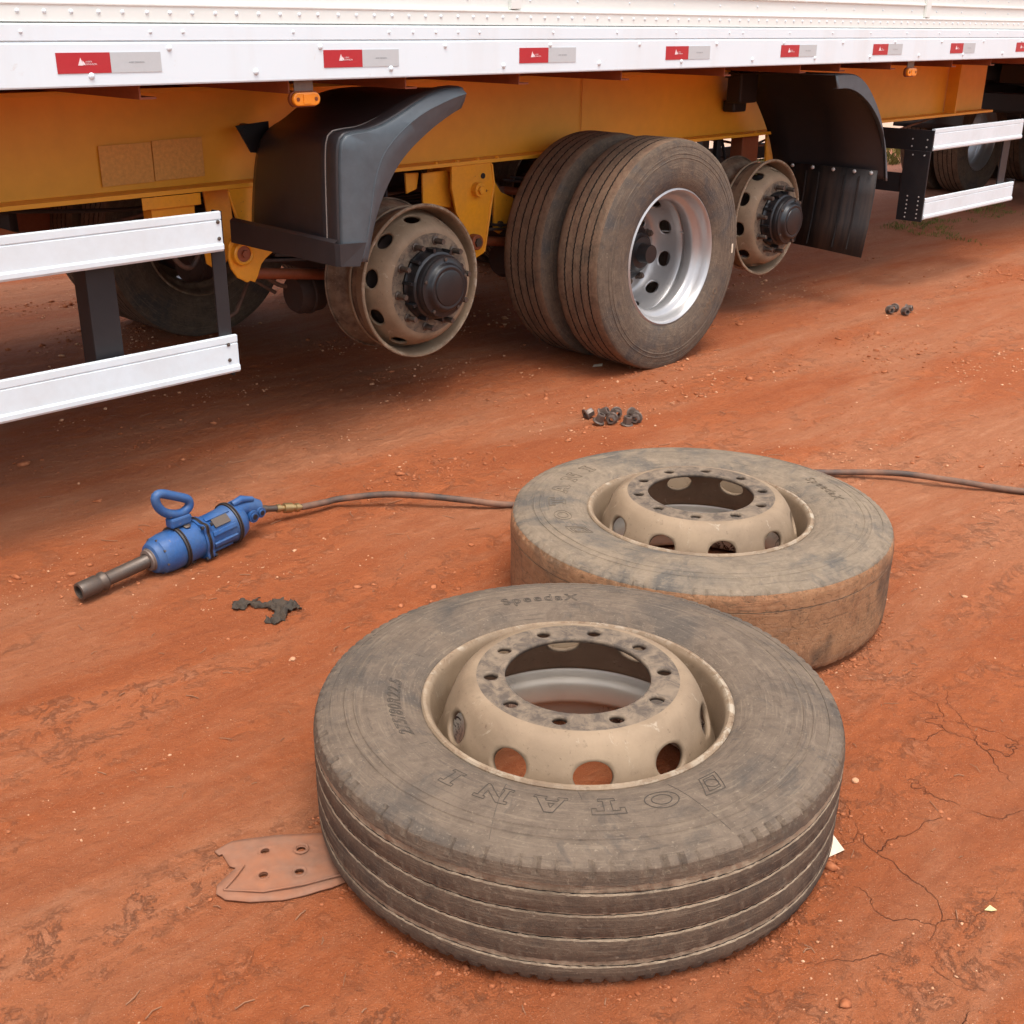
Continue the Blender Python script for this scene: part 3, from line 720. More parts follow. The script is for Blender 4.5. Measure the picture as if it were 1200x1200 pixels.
# reflective tape
def strip_text(parent, txt, size, x, z, v, mat):
    cu = bpy.data.curves.new('t', 'FONT'); cu.body = txt; cu.size = size; cu.align_x = 'LEFT'
    o = bpy.data.objects.new('t', cu); COL.objects.link(o); bpy.context.view_layer.update()
    me = bpy.data.meshes.new_from_object(o.evaluated_get(bpy.context.evaluated_depsgraph_get())); bpy.data.objects.remove(o)
    me.materials.clear(); me.materials.append(MAT[mat]); me.name = 'print'
    return obj('print', me, parent, loc=(x, v, z), rot=(PI / 2, 0, 0))
tape0 = None
for i, u in enumerate((-4.455, -3.60, -2.748, -1.895, -1.037, -.194, .646, 1.475, 2.320, 3.171, 4.02)):
    if i == 0:
        continue
    if tape0 is None or True:
        t = part_empty('reflective_tape', trailer, (u, -.0532, 1.346))
        if 'tr' not in ME:
            ME['tr'] = B_().box(0, .150, -.0005, .0008, -.0255, .0255).mesh('red_strip', ['tape_red'])
            ME['tg'] = B_().box(.1505, .300, -.0004, .0008, -.0255, .0255).mesh('grey_strip', ['tape_grey'])
            lg = B_()
            lg.prism([(.058, -.006), (.073, -.006), (.066, .013)], -.0012, -.0004); lg.prism([(.070, -.003), (.078, -.006), (.0775, -.001), (.0715, .006)], -.0012, -.0004)
            ME['lg'] = lg.mesh('logo_print', ['print_white'])
        obj('red_strip', ME['tr'], t); obj('grey_strip', ME['tg'], t); obj('logo_print', ME['lg'], t)
        if 'tx' not in ME:
            o1 = strip_text(t, 'AVERY\nDENNISON', .0062, .079, .0008, -.0012, 'print_white'); o1.data.name = 'print'; ME['tx'] = o1.data
            o2 = strip_text(t, 'AVERY DENNISON', .0055, .203, -.002, -.0012, 'print_grey'); ME['ty'] = o2.data
        else:
            obj('print', ME['tx'], t, loc=(.079, -.0012, .0008), rot=(PI / 2, 0, 0)); obj('print', ME['ty'], t, loc=(.203, -.0012, -.002), rot=(PI / 2, 0, 0))
# floor joists (C channels) under the body
ME['joist'] = B_().box(-.026, .026, .0, 2.50, 1.246, 1.252).box(-.026, -.021, .0, 2.50, 1.252, 1.292).box(-.026, .026, .0, 2.5, 1.292, 1.2985).mesh('cross_member', ['rustbrown'])
for u in [-4.0, -3.5, -2.98, -2.47, -1.97, -1.50, -.96, -.38, .32, .93, 1.29, 1.80, 2.50, 3.0, 3.5, 4.0, 4.6]:
    obj('cross_member', ME['joist'], trailer, loc=(u, 0.0, 0))
b = B_()
u = U0
ext_u(b, [(-.02, 1.2955), (-2.5, 1.2955), (-2.5, 1.2995), (-.02, 1.2995)], U0, U1); b.build('floor_pan', 'rustbrown', trailer)
# outriggers between beam and side rail: sloping plates
ME['outr'] = B_().add([(0, .03, 1.238), (0, .66, 1.238), (0, .66, 1.294), (0, .03, 1.294), (.42, .03, 1.238), (.42, .66, 1.238)], [(0, 1, 2, 3), (0, 1, 5, 4)]).mesh('outrigger', ['rustbrown'])
# chassis beams
for nm, vo, vi in (('chassis_beam', -.625, -.815), ('chassis_beam', -1.685, -1.875)):
    w = (vo + vi) / 2
    b = B_(); b.box(U0, 4.56, -vo, -vi, .888, .9035); b.box(U0, 4.56, -vo, -vi, 1.225, 1.240); b.box(U0, 4.56, -w - .006, -w + .006, .9035, 1.225)
    b.build(nm, 'yellow', trailer, bevel=.0015)
for u in (-4.0, 3.95): b = B_(); b.box(u, u + .012, .627, .708, .905, 1.224); b.build('web_stiffener', 'yellow', trailer)
b = B_(); b.box(.165, .169, .706, .7085, .905, 1.224); b.build('weld_seam', 'yellow', trailer)
b = B_(); b.box(-2.285, -2.090, .7118 - .003, .7115, .925, 1.058); b.box(-2.086, -1.888, .7118 - .003, .7115, .927, 1.062)
b.v = [(x, y - .0045, z + (x + 2.28) * .01) for x, y, z in b.v]
b.build('sticker_patch', 'patch', trailer)
b = B_(); b.box(-2.19, -1.962, .622, .628, .845, .886); b.box(-2.15, -1.98, .64, .70, .80, .845); b.build('beam_plate', 'yellow2', trailer, bevel=.002)
for u in (-4.0, -2.35, -.6, 1.2, 3.0, 4.3): b = B_(); b.box(u, u + .10, .82, 1.68, .93, 1.20); b.build('chassis_crossmember', 'yellow', trailer, bevel=.003)

# suspension hangers
def rod(b, u, v0, v1, z, r, n=18): b.cyl((u, -v0, z), (u, -v1, z), r, n=n)
def hanger(u0, parts_only=False):
    h = part_empty('spring_hanger', trailer, (u0, 0, 0))
    q = [(-.740, .887), (-.501, .887), (-.486, .797), (-.505, .707), (-.548, .500), (-.600, .482), (-.635, .500), (-.655, .592), (-.715, .690), (-.742, .800)]
    q = [(x + .62, z) for x, z in q]
    b = B_(); b.prism(q, .632, .646); b.build('outer_plate', 'yellow2', h, bevel=.003)
    b = B_(); b.prism(q, .780, .794); b.build('inner_plate', 'yellow2', h, bevel=.003)
    b = B_(); b.box(-.10, .10, .648, .778, .86, .887); b.prism([(.115, .86), (.100, .70), (.082, .70), (.095, .86)], .648, .778); b.build('web_plate', 'yellow2', h, bevel=.003)
    # raised rim along the free edge
    b = B_(); b.tube([(x, .632, z) for x, z in [(.116, .880), (.130, .797), (.112, .707), (.070, .505)]], .006, 8); b.build('edge_bead', 'yellow2', h, True)
    b = B_(); rod(b, .02, -.600, -.634, .781, .030); rod(b, .02, -.588, -.602, .781, .019, 6); b.build('pivot_bolt', 'yellow2', h, True, bevel=.002)
    b = B_(); rod(b, -.002, -.596, -.634, .559, .034); b.build('lower_bushing', 'rustbrown', h, True, bevel=.003)
    b = B_(); rod(b, -.002, -.588, -.598, .559, .020, 6); b.build('bolt', 'steel', h)
    b = B_(); rod(b, .062, -.628, -.634, .835, .012); b.build('hole_dark_disc', 'black', h)  # solid black disc painted for the darkness inside a hole
    return h
h = hanger(-.62)
b = B_(); b.prism([(-.235, .862), (-.075, .866), (-.070, .705), (-.235, .730)], .690, .702); b.build('equalizer_plate', 'yellow2', h, bevel=.004)
b = B_(); b.prism([(-.305, .866), (-.228, .862), (-.242, .796), (-.300, .780)], .72, .732); b.build('equalizer_plate', 'yellow2', h, bevel=.004)
b = B_(); b.prism([(.190, .800), (.235, .745), (.318, .711), (.264, .578), (.225, .560), (.192, .577)], .690, .705); b.build('equalizer_arm', 'yellow2', h, bevel=.004)
b = B_(); rod(b, .222, -.675, -.69, .605, .014, 10); b.build('bolt', 'steel', h)
hanger(.62)
# left front hanger, torn lower edge and eye
h = part_empty('front_hanger', trailer, (-1.80, 0, 0))
q = [(-1.842, .887), (-1.730, .887), (-1.748, .755), (-1.700, .690), (-1.655, .646), (-1.700, .620), (-1.722, .600), (-1.740, .560), (-1.756, .535), (-1.775, .545), (-1.790, .539), (-1.812, .553), (-1.830, .562), (-1.855, .600), (-1.864, .640), (-1.858, .690), (-1.822, .735), (-1.812, .765), (-1.830, .831)]
q = [(x + 1.80, z) for x, z in q]
b = B_(); b.prism(q, .632, .645); b.build('outer_plate', 'yellow2', h, bevel=.004)
q2 = [(-.06, .887), (.05, .887), (.06, .74), (.02, .60), (-.02, .565), (-.07, .60), (-.075, .66), (-.045, .74)]
b = B_(); b.prism(q2, .775, .787); b.build('inner_plate', 'yellow2', h, bevel=.004)
b = B_(); b.revolve([(.030, 0), (.030, .022), (.036, .026), (.043, .022), (.046, 0)], 28, Matrix.Translation((-.008, .634, .652)) @ Matrix.Rotation(PI / 2, 4, 'X')); b.build('eye_ring', 'yellow2', h, True)
b = B_(); rod(b, -.008, -.615, -.64, .652, .030); rod(b, -.004, -.606, -.616, .652, .014, 6); b.build('bushing', 'rustbrown', h, True)
b = B_(); b.tube([(-.042, .630, .880), (-.030, .628, .83), (-.010, .628, .775), (-.018, .630, .74)], .0055, 8); b.build('edge_bead', 'yellow2', h, True)
# far right hanger bits by axle C
h = part_empty('rear_hanger', trailer, (1.78, 0, 0))
b = B_(); b.prism([(-.085, .887), (.10, .887), (.07, .74), (.02, .62), (-.06, .62), (-.07, .74)], .660, .674); b.build('outer_plate', 'yellow2', h, bevel=.004)
b = B_(); b.box(-.26, -.10, .70, .78, .72, .886); b.build('stop_box', 'rustbrown', h, bevel=.004)
b = B_(); b.box(-.50, -.46, .70, .73, .72, .886); b.build('strut', 'black', h, bevel=.003)

# axles, springs, drums
AX = {'A': -1.189, 'B': 0.0, 'C': 1.2528}
Z_AX = .5055
def leaf(b, u0, u1, v0, v1, z, sag, t):
    n = 10
    for i in range(n):
        a = i / n; c = (i + 1) / n; za = z + sag * (2 * a - 1) ** 2; zc = z + sag * (2 * c - 1) ** 2
        ua = u0 + (u1 - u0) * a; uc = u0 + (u1 - u0) * c
        b.add([(ua, -v0, za), (uc, -v0, zc), (uc, -v1, zc), (ua, -v1, za), (ua, -v0, za + t), (uc, -v0, zc + t), (uc, -v1, zc + t), (ua, -v1, za + t)],
              [(0, 3, 2, 1), (4, 5, 6, 7), (0, 1, 5, 4), (2, 3, 7, 6), (1, 2, 6, 5), (0, 4, 7, 3)])
for nm, u in AX.items():
    z = Z_AX if nm != 'B' else .495
    ax = part_empty('axle', trailer, (u, 0, 0))
    b = B_(); rod(b, 0, -.45, -2.05, z, .06, 24); b.build('axle_tube', 'drum', ax, True)
    for v in (-.72, -1.78):
        b = B_(); leaf(b, -.50, .50, v + .045, v - .045, z + .062, .03, .012); leaf(b, -.44, .44, v + .045, v - .045, z + .077, .028, .012); leaf(b, -.34, .34, v + .045, v - .045, z + .092, .022, .012)
        b.box(-.09, .09, -v - .07, -v + .07, z + .115, z + .14); b.build('leaf_spring', 'drum', ax, bevel=.002)
        b = B_(); b.tube([(-.55, -v, z + .05), (.0, -v, z - .03)], .022, 12); b.build('radius_rod', 'rustbrown', ax, True)
        b = B_(); b.revolve([(.0, 0), (.07, .0), (.082, .02), (.082, .055), (.088, .06), (.088, .07), (.082, .075), (.08, .12), (.06, .14), (0, .14)], 24, Matrix.Translation((-.27, -v + .10 if v > -1 else -v - .10, z - .09)) @ Matrix.Rotation(PI / 2, 4, 'Y')); b.build('brake_chamber', 'drum', ax, True)
    b = B_(); b.tube([(-.30, .9, z - .09), (-.40, .93, z - .02), (-.52, .86, z - .13), (-.62, .84, z - .16)], .008, 8); b.build('air_line', 'hose', ax, True)
    for s in (0, 1):
        vv = (lambda v: v if s == 0 else -2.5 - v)
        b = B_(); b.revolve([(.07, 0), (.205, 0), (.212, .01), (.212, .17), (.20, .18), (.12, .19)], 48, Matrix.Translation((0, -vv(-.575), z)) @ Matrix.Rotation(PI / 2 if s == 0 else -PI / 2, 4, 'X')); b.build('brake_drum', 'drum', ax, True)

for k, (u0, u1, v, z, sag) in enumerate(((-4.0, -1.4, -.90, .86, .05), (-3.0, -.2, -.95, .84, .09), (.0, 2.2, -.88, .85, .10), (1.4, 4.4, -.93, .86, .08))):
    b = B_(); b.tube([(u0 + (u1 - u0) * i / 30, -v + .02 * math.sin(i * .7 + k), z - sag * abs(math.sin(PI * i / 15)) ** 1.5) for i in range(31)], .0075, 8); b.build('air_line', 'hose' if k % 2 else 'black', trailer, True)
def cable(pts, r, mat, name='brake_hose'):
    P = [Vector(p) for p in pts]; Q = [P[0] * 2 - P[1]] + P + [P[-1] * 2 - P[-2]]; o = []
    for i in range(1, len(Q) - 2):
        for k in range(8):
            t = k / 8; a, b_, c, d = Q[i - 1], Q[i], Q[i + 1], Q[i + 2]; o.append(.5 * ((2 * b_) + (c - a) * t + (2 * a - 5 * b_ + 4 * c - d) * t * t + (3 * b_ - a - 3 * c + d) * t ** 3))
    o.append(Q[-2]); b = B_(); b.tube(o, r, 8); b.build(name, mat, trailer, True)
cable([(-1.98, .88, .86), (-2.00, .86, .74), (-1.96, .85, .62), (-1.90, .85, .58), (-1.85, .86, .64), (-1.86, .88, .76), (-1.80, .90, .86)], .010, 'hose')
cable([(-1.72, .92, .78), (-1.60, .90, .56), (-1.50, .88, .46), (-1.44, .86, .44)], .009, 'hose')
cable([(-.98, .80, .87), (-1.02, .74, .76), (-1.08, .72, .66), (-1.15, .66, .60)], .009, 'black')
cable([(-.45, .80, .88), (-.30, .76, .72), (-.22, .74, .60), (-.12, .70, .56)], .009, 'hose')
cable([(1.45, .80, .88), (1.42, .74, .76), (1.36, .70, .66)], .009, 'black')
for u in (-.82, -.70, -.58, -.46, 1.55, 1.68):
    b = B_(); b.revolve([(.010, 0), (.010, .006), (.0001, .008)], 6, Matrix.Translation((u, .645, .9035))); b.build('flange_bolt', 'yellow2', trailer)
def RX(v, s=0): return (PI / 2, 0, 0) if s == 0 else (-PI / 2, 0, 0)
ME['stud'] = B_().revolve([(.0165, 0), (.0165, .004), (.0112, .006), (.0112, .046), (.0095, .050), (0.0001, .050)], 12).mesh('stud', ['steel'], True)
ME['nut'] = B_().revolve([(.021, 0), (.021, .004), (.0165, .006), (.0165, .026), (.0145, .030), (.0110, .030), (.0110, .036), (.0001, .037)], 6).mesh('wheel_nut', ['nut'])
ME['capbolt'] = B_().revolve([(.0075, 0), (.0075, .005), (.0001, .006)], 6).mesh('cap_bolt', ['steel'])
hubm = B_(); hubm.revolve([(.1395, -.05), (.1395, .012), (.134, .018), (.131, .03), (.130, .055), (.123, .058), (.121, .060), (.121, .080), (.1165, .086)], 64); ME['hub'] = hubm.mesh('hub', ['hub'], True)
capm = B_(); capm.revolve([(.117, .080), (.1180, .090), (.1155, .0945), (.098, .096), (.094, .099), (.090, .112), (.084, .117), (.078, .118), (.074, .1165), (.070, .1165), (.068, .120), (.064, .1215), (.0001, .1215)], 64); ME['cap'] = capm.mesh('hub_cap', ['hub'], True)
ME['hubrib'] = B_().box(-.012, .012, -.006, .006, .0, .05).mesh('hub_rib', ['hub'])
def bare_hub(u, turn, label):
    w = part_empty('inner_wheel', trailer, (u, .3236, Z_AX), (PI / 2, 0, 0)); w['label'] = label
    r_ = obj('rim', ME['rim_bare'], w, solid=.006); d = obj('disc', ME['disc_tan'], w, rot=(0, 0, math.radians(turn)), solid=.010)
    b = B_(); b.revolve([(.2805, -.093), (.2855, -.096), (.2860, -.102), (.2805, -.105)], 96); b.build('bead_ring', 'rim', r_, True)
    obj('hub', ME['hub'], w, loc=(0, 0, .044)); obj('hub_cap', ME['cap'], w, loc=(0, 0, .044))
    for k in range(10):
        a = math.radians(turn + 36 * k); o = obj('stud', ME['stud'], w, loc=(.1675 * math.cos(a), .1675 * math.sin(a), .049))
        if k % 2 == 0:
            a2 = math.radians(turn + 72 * (k // 2) + 10); obj('cap_bolt', ME['capbolt'], w, loc=(.107 * math.cos(a2), .107 * math.sin(a2), .044 + .095))
    for k in range(10):
        a = math.radians(turn + 18 + 36 * k); obj('hub_rib', ME['hubrib'], w, loc=(.1335 * math.cos(a), .1335 * math.sin(a), .05), rot=(0, 0, a))
    return w
bare_hub(AX['A'], 8, 'bare beige inner wheel with studs around a black hub, beside the black mudguard')
bare_hub(AX['C'], -10, 'bare beige inner wheel with studs, beside the rubber flap')
# axle B: dual mounted wheels
zB = .495
wi = part_empty('inner_wheel', trailer, (0, .3236, zB), (PI / 2, 0, 0))
obj('rim', ME['rim_bare'], wi, solid=.006); obj('disc', ME['disc_tan'], wi, solid=.010); obj('tyre', ME['ty_road'], wi, loc=(0, 0, -.1175), rot=(0, 0, .3))
wo = part_empty('outer_wheel', trailer, (0, 0.0, zB), (PI / 2, 0, 0)); wo['label'] = 'complete tyre on a silver wheel, the only outer one still mounted'
o = obj('rim', ME['rim_silver'], wo, loc=(0, 0, -.235), rot=(PI, 0, 0), solid=.006)
o = obj('disc', ME['disc_silver'], wo, loc=(0, 0, -.235), rot=(PI, 0, math.radians(3)), solid=.010)
obj('tyre', ME['ty_road'], wo, loc=(0, 0, -.1175))
b = B_(); b.revolve([(.140, -.30), (.140, -.250), (.128, -.235), (.095, -.225), (.090, -.215), (.088, -.185), (.074, -.178), (.070, -.170), (.044, -.168), (.042, -.165), (.042, -.120), (.040, -.116), (.0001, -.115)], 48); b.build('hub', 'hub', wo, True)
for k in range(10):
    a = math.radians(21 + 36 * k); obj('wheel_nut', ME['nut'], wo, loc=(.1675 * math.cos(a), .1675 * math.sin(a), -.275))
b = B_(); b.tube([(.235, .06, -.27), (.25, .065, -.2), (.262, .066, -.10), (.262, .066, -.06)], .004, 8); b.build('valve_stem', 'chrome', wo, True)
b = B_(); b.box(-.012, .012, -.0012, .0012, -.018, .018)
M = Matrix.Rotation(math.radians(2), 4, 'Z') @ Matrix.Translation((.452, 0, .0105)) @ Matrix.Rotation(PI / 2, 4, 'X')
b = B_(); b.box(.440, .450, -.030, .012, .0125, .0145); b.build('balance_label', 'paper', wo)
def small_letters(parent, txt, size, a0, rb, mat):
    o = text_lettering(parent, mat, txt, size, math.radians(a0), rb, rad=.0007, spacing=1.1)
    return o
MAT['letter3'] = paint('raised road tyre lettering', lin(122, 100, 78), 0.8, 0.3)
oty = [c for c in wo.children if c.name.startswith('tyre')][0]
small_letters(oty, 'OTANI', .042, -28, .362, 'letter3')
# far side wheels
for nm, u in AX.items():
    w = part_empty('far_wheel', trailer, (u, 2.18, zB), (-PI / 2, 0, 0))
    obj('rim', ME['rim_bare'], w, solid=.006); obj('disc', ME['disc_tan'], w, solid=.010); obj('tyre', ME['ty_road'], w, loc=(0, 0, -.1175), rot=(0, 0, .5))
    w = part_empty('far_wheel', trailer, (u, 2.50, zB), (-PI / 2, 0, 0))
    obj('rim', ME['rim_silver'], w, solid=.006); obj('tyre', ME['ty_road'], w, loc=(0, 0, -.1175), rot=(0, 0, 1.1))

# mudguards
def sheet(b, profs, mi=0):
    "profs: list of (v, [(u,z),...]) stations swept across"
    n = len(profs[0][1]); vs = [(u, -v, z) for v, pr_ in profs for u, z in pr_]
    fs = [(i * n + k, i * n + k + 1, (i + 1) * n + k + 1, (i + 1) * n + k) for i in range(len(profs) - 1) for k in range(n - 1)]
    b.add(vs, fs, mi)
def smooth_poly(P, n=40):
    P = np.array(P, float)
    for _ in range(2):
        Q = [P[0]]
        for i in range(len(P) - 1): Q += [P[i] * .75 + P[i + 1] * .25, P[i] * .25 + P[i + 1] * .75]
        Q.append(P[-1]); P = np.array(Q)
    s = np.concatenate([[0], np.cumsum(np.hypot(*np.diff(P, axis=0).T))]); t = np.linspace(0, s[-1], n)
    return list(zip(np.interp(t, s, P[:, 0]).tolist(), np.interp(t, s, P[:, 1]).tolist()))
mg = part_empty('mudguard', trailer); mg['label'] = 'moulded black plastic mudguard over the front bare hub'
PA = smooth_poly([(-1.835, .725), (-1.832, .86), (-1.826, 1.06), (-1.812, 1.118), (-1.755, 1.126), (-1.69, 1.128), (-1.60, 1.155), (-1.46, 1.218), (-1.36, 1.243), (-1.285, 1.247)])
def off(P, du, dz): return [(u + du, z + dz) for u, z in P]
PI_ = smooth_poly([(-1.790, .725), (-1.775, .86), (-1.745, 1.03), (-1.70, 1.095), (-1.64, 1.115), (-1.56, 1.165), (-1.47, 1.205), (-1.40, 1.218), (-1.32, 1.222), (-1.26, 1.222)])
b = B_(); sheet(b, [(-.058, off(PA, .004, -.005)), (-.10, off(PA, .010, -.010)), (-.30, [((a + c) / 2, (z + w) / 2) for (a, z), (c, w) in zip(off(PA, .01, -.01), PI_)]), (-.56, PI_), (-.61, off(PI_, .02, -.015))])
b.build('shell', 'plastic', mg, True, solid=.006)
b = B_(); sheet(b, [(-.058, off(PA, .004, -.005)), (-.050, off(PA, -.001, .0)), (-.004, PA), (.006, off(PA, .004, -.004))]); b.build('shoulder', 'plastic', mg, True, solid=.006)
b = B_(); b.tube([(u - .003, .054, z + .003) for u, z in PA[:26]], [.0025] * 18 + [.002, .0017, .0014, .0011, .0009, .0007, .0005, .0004], 6); b.build('seam', 'edge', mg, True)
IN_ = smooth_poly([(-1.722, .697), (-1.682, .838), (-1.628, .940), (-1.553, 1.032), (-1.43, 1.112), (-1.33, 1.160), (-1.280, 1.178)])
RG = smooth_poly([(-1.760, .706), (-1.728, .80), (-1.690, .99), (-1.632, 1.077), (-1.504, 1.161), (-1.36, 1.208), (-1.276, 1.226)])
OU = smooth_poly([(-1.835, .715), (-1.832, .86), (-1.826, 1.06), (-1.812, 1.118), (-1.755, 1.126), (-1.69, 1.128), (-1.60, 1.155), (-1.46, 1.222), (-1.36, 1.246), (-1.285, 1.250)])
b = B_()
sheet(b, [(.006, off(OU, .004, -.004)), (.014, off(OU, .011, -.010))])
vs = []; n = len(OU)
mid = [((a + c) / 2, (z + w) / 2) for (a, z), (c, w) in zip(OU, RG)]
for v, Pq in ((.014, off(OU, .011, -.010)), (.018, mid), (.030, RG), (.022, [((a * .5 + c * .5), (z * .5 + w * .5)) for (a, z), (c, w) in zip(RG, IN_)]), (.008, IN_), (-.03, off(IN_, -.004, .004))): vs.append((v, Pq))
sheet(b, vs)
b.build('side_skirt', 'plastic_sky', mg, True, solid=.004, merge=True)
b = B_(); b.tube([(u, -.0315, z) for u, z in RG[4:]], .002, 6); b.build('skirt_ridge', 'plastic_sky', mg, True)
b = B_(); b.add([(-1.852, .62, .700), (-1.852, -.006, .700), (-1.852, -.006, .775), (-1.850, .62, .778), (-1.842, .62, .700), (-1.842, -.006, .700), (-1.842, -.006, .783), (-1.840, .62, .786)], [(0, 1, 2, 3), (4, 7, 6, 5), (3, 2, 6, 7), (0, 4, 5, 1), (0, 3, 7, 4)])
b.add([(-1.852, -.006, .700), (-1.845, -.024, .700), (-1.845, -.024, .774), (-1.852, -.006, .775)], [(0, 1, 2, 3)])
b.add([(-1.845, -.024, .700), (-1.775, -.036, .694), (-1.745, -.036, .770), (-1.845, -.024, .774)], [(0, 1, 2, 3)])
b.build('lower_band', 'plastic', mg, False, solid=.004, merge=True)
b = B_(); b.prism([(-1.80, 1.105), (-1.66, 1.115), (-1.66, 1.00), (-1.745, 1.01)], .612, .620); b.cyl((-1.770, .612, 1.085), (-1.770, .606, 1.085), .010, n=10); b.tube([(-1.72, .62, 1.09), (-1.72, .70, 1.09)], .016, 10); b.build('bracket', 'black', mg, bevel=.002)
# rear guard and flap
mg = part_empty('mudguard', trailer); mg['label'] = 'black rear mudguard seen from inside, with rubber flap'
PC = smooth_poly([(1.20, 1.232), (1.33, 1.236), (1.44, 1.222), (1.55, 1.163), (1.700, 1.024), (1.786, .869), (1.842, .688)])
PD = smooth_poly([(1.22, 1.20), (1.34, 1.19), (1.40, 1.165), (1.50, 1.10), (1.615, .975), (1.70, .86), (1.775, .688)])
b = B_(); sheet(b, [(-.64, PD), (-.55, off(PC, -.02, -.012)), (-.30, PC), (.010, PC)]); b.build('shell', 'black', mg, True, solid=.006)
LI = smooth_poly([(1.22, 1.170), (1.34, 1.172), (1.47, 1.136), (1.62, 1.056), (1.749, .935), (1.815, .80), (1.852, .680)])
b = B_(); sheet(b, [(.010, off(PC, .002, .001)), (.024, off(PC, -.004, -.006)), (.024, LI), (.004, off(LI, -.002, -.002))]); b.build('side_lip', 'plastic_sky', mg, True, solid=.004)
b = B_(); b.box(1.24, 1.40, .55, .64, 1.07, 1.236); b.box(1.30, 1.42, .625, .70, 1.02, 1.08); b.build('bracket', 'black', mg, bevel=.01)
b = B_(); sheet(b, [(-.58, [(1.792, .735), (1.786, .60), (1.765, .45), (1.735, .305)]), (-.30, [(1.800, .735), (1.792, .60), (1.775, .45), (1.748, .290)]), (-.012, [(1.800, .735), (1.795, .60), (1.775, .45), (1.735, .276)])])
b.build('rubber_flap', 'flap', mg, True, solid=.008)
b = B_()
for i in range(9): b.box(1.7, 1.7, 0, 0, 0, 0) if False else None
for v in (-.53, -.40, -.27, -.14, -.04):
    b.revolve([(.011, 0), (.011, .004), (.006, .008), (.0001, .009)], 8, Matrix.Translation((1.786, -v, .722)) @ Matrix.Rotation(-PI / 2, 4, 'Y'))
b.build('flap_bolt', 'chrome', mg)
b = B_()
for v in (-.52, -.44, -.36, -.20, -.11): b.tube([(1.789, -v, .70), (1.783, -v, .60), (1.765, -v, .45), (1.738, -v, .31)], .0045, 6)
b.build('flap_rib', 'flap', mg, True)

# side guards
RP = [(-.018, 0), (-.018, .118), (-.004, .121), (.004, .119), (.004, .098), (.0005, .0965), (.0005, .0945), (.004, .093), (.004, .026), (.009, .021), (.009, .008), (.004, .001)]
def rail(parent, u0, u1, z, s=1.0):
    b = B_(); ext_u(b, [(v, z + w * s) for v, w in RP], u0, u1); b.build('rail', 'guardwhite', parent, bevel=.001)
    return b
sg = part_empty('side_guard', trailer); sg['label'] = 'two white rails on black posts, front guard'
rail(sg, -4.5, -2.272, .800); rail(sg, -4.5, -2.250, .416)
b = B_(); b.box(-2.262, -2.254, .020, .065, .400, .916); b.box(-2.300, -2.2615, .0195, .026, .41, .912); b.build('end_post', 'black', sg)
for u in (-2.70, -3.9):
    b = B_(); b.box(u, u + .09, .045, .125, .40, .90); b.build('post', 'black', sg, bevel=.004)
for z in (.46, .51, .84, .89):
    for u in (-2.285, ):
        b = B_(); b.revolve([(.006, 0), (.006, .003), (.0001, .005)], 8, Matrix.Translation((u, -.004, z)) @ Matrix.Rotation(PI / 2, 4, 'X')); b.build('screw', 'steel', sg)
b = B_(); b.box(-2.86, -2.76, .125, .80, .80, .872); b.box(-2.86, -2.76, .80, 1.75, .80, .872); b.build('cross_tube', 'rustbrown', sg, bevel=.006)
b = B_(); b.box(-3.35, -2.45, 1.0, 1.5, .70, .93); b.build('tank', 'black', trailer, True, bevel=.05)
b = B_(); b.box(-9.0, -1.40, 2.505, 2.55, .38, 1.15); b.build('far_gap_blocker', 'rustbrown', trailer, bevel=.01)  # board added to block the bright horizon gap behind the left guard
sg = part_empty('side_guard', trailer); sg['label'] = 'two white rails on black posts, guard beyond the flap'
rail(sg, 2.385, 3.590, .800); rail(sg, 2.380, 3.600, .416)
b = B_(); b.box(2.372, 2.382, -.004, .64, .798, .912); b.build('cross_plate', 'black', sg, bevel=.002)
b = B_(); b.box(2.360, 2.370, -.004, .155, .405, .798); b.box(2.37, 2.42, .02, .03, .42, .80); b.build('post_plate', 'black', sg, bevel=.002)
b = B_(); b.box(2.372, 2.382, .155, .64, .560, .668); b.build('cross_plate', 'black', sg, bevel=.002)
b = B_(); b.box(3.40, 3.50, .022, .032, .42, .92); b.box(3.592, 3.604, -.004, .05, .41, .55); b.build('post_plate', 'black', sg, bevel=.002)
b = B_()
for i in range(6):
    for v in (-.03, -.10): b.revolve([(.0045, 0), (.0045, .002), (.0001, .003)], 6, Matrix.Translation((2.360, -v, .425 + i * .024)) @ Matrix.Rotation(-PI / 2, 4, 'Y'))
for (v, z) in ((-.03, .775), (-.10, .775), (-.03, .82), (-.03, .86), (-.12, .82), (-.12, .86)): b.revolve([(.005, 0), (.005, .002), (.0001, .003)], 6, Matrix.Translation((2.3595 if z < .8 else 2.3715, -v, z)) @ Matrix.Rotation(-PI / 2, 4, 'Y'))
o = b.build('rivet', 'chrome', sg); o['kind'] = 'stuff'
# far side guard seen from behind
sg = part_empty('side_guard', trailer); sg['label'] = 'far side guard, its dark back seen below the chassis'
b = B_(); b.box(2.2, 4.6, 2.46, 2.48, .80, .92); b.box(1.7, 6.4, 2.46, 2.48, .43, .55); b.build('rail', 'black', sg)
for u in (2.4, 3.5, 4.5, 6.2):
    b = B_(); b.box(u, u + .09, 2.40, 2.455, .40, .93); b.build('post', 'black', sg)
